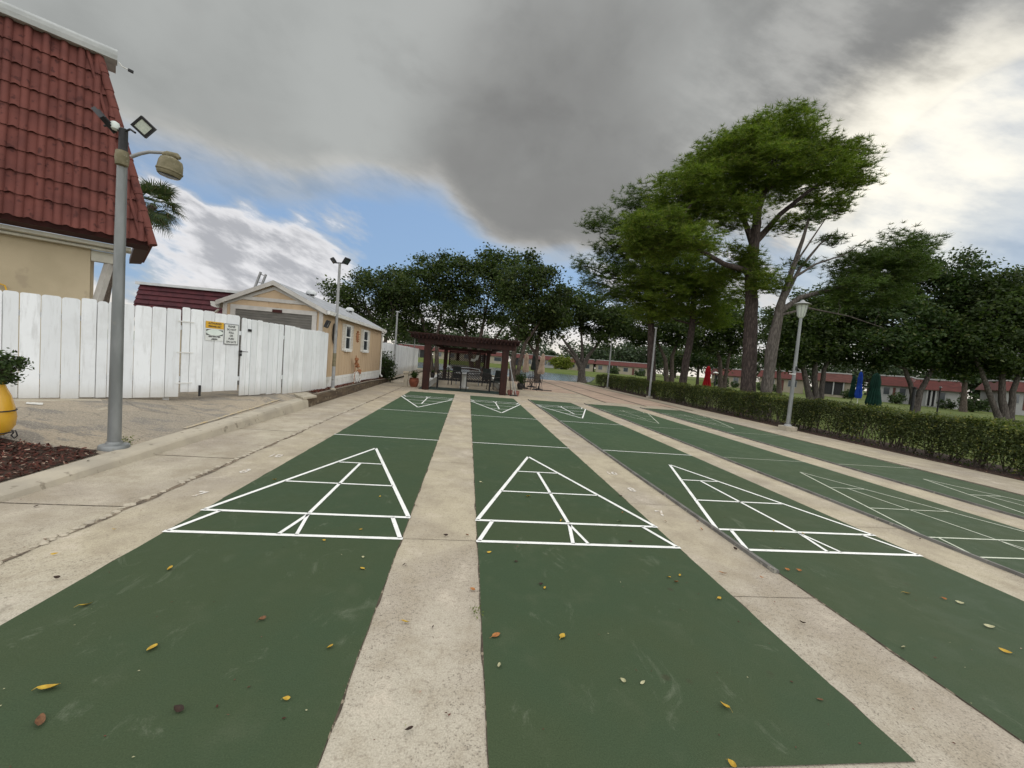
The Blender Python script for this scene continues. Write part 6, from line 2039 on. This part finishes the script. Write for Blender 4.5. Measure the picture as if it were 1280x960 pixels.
A_ = far_tree('broad dark tree behind the far houses, left of the first white pole', 150, 748, 6.0, 3.6, 31, 'leaf_far')
B_ = far_tree('small rounded tree between far roofs right of the beige parasols', 140, 708, 2.6, 2.6, 32, 'leaf_far')
Y_ = far_tree('yellow green rounded tree by the white house across the lake', 118, 702, 3.2, 1.9, 33, 'leaf_yellow', .1)
far = [(A_, 772, 148, 1.0, 'broad dark tree behind the far houses, between the two white poles'), (A_, 792, 150, 1.05, 'broad dark tree behind the far houses, just left of the taller white pole'), (A_, 730, 155, .95, 'broad dark tree behind the far houses, behind the spreading forked tree'),
       (A_, 815, 150, 1.1, 'broad dark tree behind the far houses, behind the taller white pole'), (A_, 845, 140, 1.1, 'broad dark tree behind the lawn, left of the red parasol'), (A_, 905, 125, 1.2, 'broad dark tree behind the cream house left of the tallest pine'), (A_, 960, 120, 1.2, 'broad dark tree behind the cream house right of the tallest pine'),
       (A_, 1030, 112, 1.3, 'broad dark tree behind the brown roofed house'), (A_, 1090, 100, 1.2, 'broad dark tree behind the large green parasol'), (A_, 1150, 96, 1.2, 'broad dark tree behind the white house with the slim post'), (A_, 1225, 90, 1.3, 'broad dark tree behind the lawn, left of the splayed tree'), (A_, 1275, 84, 1.3, 'broad dark tree behind the house at the right edge'),
       (B_, 699, 142, .9, 'small rounded tree beyond the white house across the lake'), (B_, 687, 142, 1.1, 'small tree above the roof of the white house across the lake'), (A_, 655, 150, .9, 'broad dark tree across the lake behind the beige parasols'), (A_, 612, 148, 1.0, 'broad dark tree across the lake seen above the lattice screen'),
       (A_, 575, 150, 1.0, 'broad dark tree across the lake behind the white bird ornament'), (A_, 545, 148, .9, 'broad dark tree across the lake beside the left pergola post'), (A_, 515, 146, 1.0, 'broad dark tree across the lake above the end of the far fence')]
for i, (src, px, D, s, lab) in enumerate(far):
    c = at(px, 455, D)
    copy_tree(src, (c.x, c.y, .3), i*1.3, lab, None, s*(1.55 if D >= 140 and src is A_ else 1.15))

# low shrubs by the houses
sh = bush('shrub', 'rounded dark shrub by the wall of the cream house right of the tallest pine', foot(952, 488, 76), (1.3, 1.0, .75), 700, .30, 'bush', 41, group='shrubs by the houses')
for i, (px, py, D, s, lab) in enumerate(((918, 485, 82, .8, 'low shrub against the cream house left of the tallest pine'), (965, 490, 72, .9, 'low shrub at the corner of the cream house, right of the half bare pine'), (902, 483, 80, 1.2, 'taller shrub at the left end of the cream house'),
                                       (1120, 503, 60, 1.0, 'dark shrub in front of the white house by the green parasol'), (1182, 510, 54, .8, 'dark shrub in front of the white house by the slim black post'), (1215, 512, 52, 1.3, 'dense shrub left of the splayed tree'), (1060, 497, 66, .9, 'dark shrub at the porch of the brown roofed house'),
                                       (768, 470, 108, 1.3, 'rounded shrub on the far bank between the two white poles'), (800, 472, 104, 1.2, 'rounded shrub on the far bank left of the taller white pole'))):
    copy_tree(sh, foot(px, py, D, .0 if D < 100 else .35), i*1.1, lab, None, s)

# ------------------------------------------------------------------ fallen leaves
def leaf_mesh(name, mat, L, Wd, curl, seed, tw=0.0):
    r = random.Random(seed); vs = []; fs = []
    n = 7
    for i in range(n):
        u = i/(n-1); w = Wd*math.sin(PI*(u*.94+.03))**.8*(1-.25*u)
        x = (u-.5)*L; z0 = curl*L*(2*u-1)**2*.7+.004
        for k, s in enumerate((-1, 0, 1)):
            vs.append((x+r.uniform(-.03, .03)*L*abs(s), s*w*.5*math.cos(curl*1.5), z0+abs(s)*w*.5*(curl*1.6+.12)+tw*s*u*w))
    for i in range(n-1):
        for k in range(2): fs.append((i*3+k, i*3+k+1, i*3+k+4, i*3+k+3))
    b = len(vs)         # stalk
    for q in ((-.5, 0), (-.5, .0), (-.78, .03), (-.78, .03)): pass
    vs += [(-.5*L, -.02*L, curl*L*.7+.004), (-.5*L, .02*L, curl*L*.7+.006), (-.8*L, .06*L, .003), (-.8*L, .03*L, .003)]
    fs.append((b, b+1, b+2, b+3))
    me = bpy.data.meshes.new(name); me.from_pydata(vs, [], fs); me.polygons.foreach_set('use_smooth', [True]*len(fs)); me.materials.append(D_[mat]); me.update()
    return me


LM = {}
for k in 'ybkop':
    LM[k] = [leaf_mesh('fallen_leaf', 'leaf_'+k, .070, .050, .14, 1, .1), leaf_mesh('fallen_leaf', 'leaf_'+k, .062, .046, .36, 2, .35), leaf_mesh('fallen_leaf', 'leaf_'+k, .078, .038, .24, 3, -.3)]
NAMEC = {'y': 'yellow', 'b': 'brown', 'k': 'dark brown', 'o': 'orange', 'p': 'pale'}
LV = [
 # px, py, colour, shape, scale, where
 (212, 712, 'y', 1, .9, 'on the first court, alone below the left half of its white triangle'), (107, 757, 'y', 2, .9, 'on the first court, near its left edge'), (190, 811, 'y', 0, 1.0, 'in the middle of the first court, left of a brown one'),
 (62, 861, 'y', 2, 1.25, 'at the lower left of the first court'), (50, 904, 'b', 2, 1.1, 'in the lower left corner of the first court'), (223, 889, 'k', 1, .9, 'on the lower part of the first court'), (328, 775, 'b', 1, .8, 'in the middle of the first court, right of a yellow one'),
 (412, 810, 'y', 1, .7, 'by the right edge of the first court, beside the concrete strip'), (358, 875, 'y', 1, .6, 'small and curled, near the lower right of the first court'), (453, 711, 'y', 0, .7, 'below the right end of the first white triangle'), (405, 676, 'y', 1, .5, 'just under the base line of the first white triangle'),
 (454, 697, 'p', 1, .5, 'between the base line and a yellow one on the first court'), (451, 662, 'y', 0, .5, 'inside the base of the first white triangle'), (343, 600, 'y', 1, .8, 'beside the left side of the first white triangle'), (475, 621, 'y', 1, .5, 'inside the right half of the first white triangle'),
 (71, 723, 'k', 1, .7, 'on the concrete left of the first court'), (45, 633, 'k', 0, .6, 'on the left walk near the frame edge'), (57, 675, 'b', 2, .6, 'on the left walk beyond the drain line'), (68, 693, 'y', 2, .6, 'beside the drain line of the left walk'), (143, 662, 'y', 2, .55, 'beside the drain line, below the painted 7'),
 (110, 578, 'k', 0, .6, 'lying on the kerb in front of the red bark'), (507, 778, 'y', 2, .8, 'on the centre concrete strip, yellowish'), (591, 737, 'o', 0, .7, 'on the right edge of the centre concrete strip'), (505, 706, 'k', 2, .6, 'on the centre strip beside the first court'), (511, 913, 'k', 1, .7, 'low on the centre concrete strip near the bottom'),
 (541, 784, 'k', 2, .4, 'a tiny scrap on the centre strip beside the yellowish one'), (557, 670, 'k', 1, .8, 'on the centre strip level with the base lines'), (584, 669, 'b', 0, .6, 'on the centre strip, nearest the second court'), (521, 632, 'b', 2, .6, 'on the centre strip higher up by the first triangle'),
 (611, 691, 'y', 2, .7, 'just below the left corner of the second white triangle'), (645, 702, 'k', 0, .5, 'below the base line of the second court'), (676, 731, 'k', 1, .6, 'above a yellowish one on the second court'), (681, 736, 'y', 1, .6, 'touching a dark one on the second court'), (620, 795, 'o', 0, .9, 'near the left edge of the second court'),
 (703, 796, 'y', 0, .9, 'in the middle of the second court'), (624, 833, 'p', 1, .6, 'near the left edge of the second court, below an orange one'), (779, 852, 'p', 1, .6, 'on the lower second court, left of a greenish one'), (803, 854, 'p', 2, .5, 'greenish, on the lower second court'), (906, 884, 'y', 1, .9, 'low on the right side of the second court'),
 (899, 749, 'y', 1, .7, 'on the second court beside the next concrete strip'), (836, 722, 'y', 1, .6, 'leftmost of three clustered below the right of the second triangle'), (845, 728, 'o', 1, .7, 'lowest of a cluster of three below the second triangle'), (850, 720, 'y', 1, .6, 'rightmost of a cluster of three below the second triangle'),
 (660, 621, 'y', 1, 1.0, 'inside the second white triangle, near its centre line'), (701, 651, 'y', 2, .7, 'on the lower cross line of the second white triangle'), (775, 652, 'p', 2, .7, 'inside the base of the second white triangle on the right'), (778, 641, 'o', 1, .5, 'above the lower cross line of the second triangle'), (788, 677, 'k', 0, .6, 'at the base of the second white triangle'),
 (601, 603, 'p', 2, .8, 'by the left edge of the second court near the triangle tip'), (904, 717, 'o', 2, .9, 'on the concrete strip right of the second court'), (952, 722, 'o', 2, .5, 'on the same strip as the painted numbers, near the third court'), (1003, 779, 'k', 1, .7, 'alone on the concrete strip left of the third court'),
 (919, 687, 'k', 1, .9, 'against the grey rail at the left corner of the third triangle'), (877, 662, 'o', 2, .8, 'on the concrete strip below the painted 7'), (832, 652, 'b', 2, .6, 'touching the painted 7'), (872, 652, 'b', 2, .6, 'by the grey rail right of the painted 7'), (776, 620, 'k', 0, .7, 'on the edge of the second court beside the painted 8'),
 (984, 713, 'o', 1, .8, 'left one of two below the third white triangle'), (999, 714, 'o', 1, .8, 'right one of two below the third white triangle'), (1134, 742, 'y', 2, .8, 'yellowish, on the third court below the right end of its triangle'), (1180, 749, 'o', 1, .6, 'on the third court beside an olive one'), (1199, 754, 'p', 2, .9, 'olive, on the third court near the right'),
 (1129, 810, 'p', 1, .6, 'in the middle of the third court'), (1236, 784, 'p', 2, 1.0, 'long and thin, on the right of the third court'), (1256, 815, 'y', 2, .9, 'near the right frame edge on the third court'), (1025, 875, 'b', 0, .5, 'on the second court by the lower right strip'), (978, 686, 'p', 2, .6, 'at the base of the third white triangle'),
 (967, 664, 'y', 1, .5, 'on the cross line at the left of the third triangle'), (1004, 667, 'y', 2, .5, 'on the cross line in the middle of the third triangle'), (1150, 674, 'k', 1, .5, 'on the strip beside the fourth court'), (915, 957, 'y', 1, .7, 'at the very bottom edge of the second court'),
]
for i, (px, py, c, s, k, where) in enumerate(LV):
    p = G(px, py, .010)
    if px < 130 and py < 590: p = G(px, py, .08); p.z = float(zk(p.y))+.012
    o = bpy.data.objects.new('fallen_leaf', LM[c][s]); COL.objects.link(o)
    o.location = p; rr = random.Random(i*7+1)
    o.rotation_euler = (rr.uniform(-.12, .12), rr.uniform(-.12, .12), rr.uniform(0, 2*PI)); k *= .82; o.scale = (k, k, k)
    tag(o, NAMEC[c]+' fallen leaf '+where, 'leaf', 'leaves fallen on the courts and paving')
# crumbs and specks blown over the paint
r = np.random.default_rng(90)
n = 520
X = r.uniform(-4.0, 9.5, n); Y = -1.9+r.random(n)**1.6*12
C = np.stack([X, Y, np.full(n, .012)], -1)
f = leaf_faces(C, r.uniform(.006, .020, n), r, .1, .6)
f[:, :, 2] = .0115+np.abs(f[:, :, 2]-.012)*.6
tag(np_obj('leaf_litter', f, D_['mulch']), kind='stuff')
n = 160
X = r.uniform(-2.4, 9.3, n); Y = -1.9+r.random(n)**1.4*7
f = leaf_faces(np.stack([X, Y, np.full(n, .013)], -1), r.uniform(.004, .012, n), r, .1, .8)
f[:, :, 2] = .0115+np.abs(f[:, :, 2]-.013)*.5
tag(np_obj('pale_grit', f, D_['leaf_p']), kind='stuff')
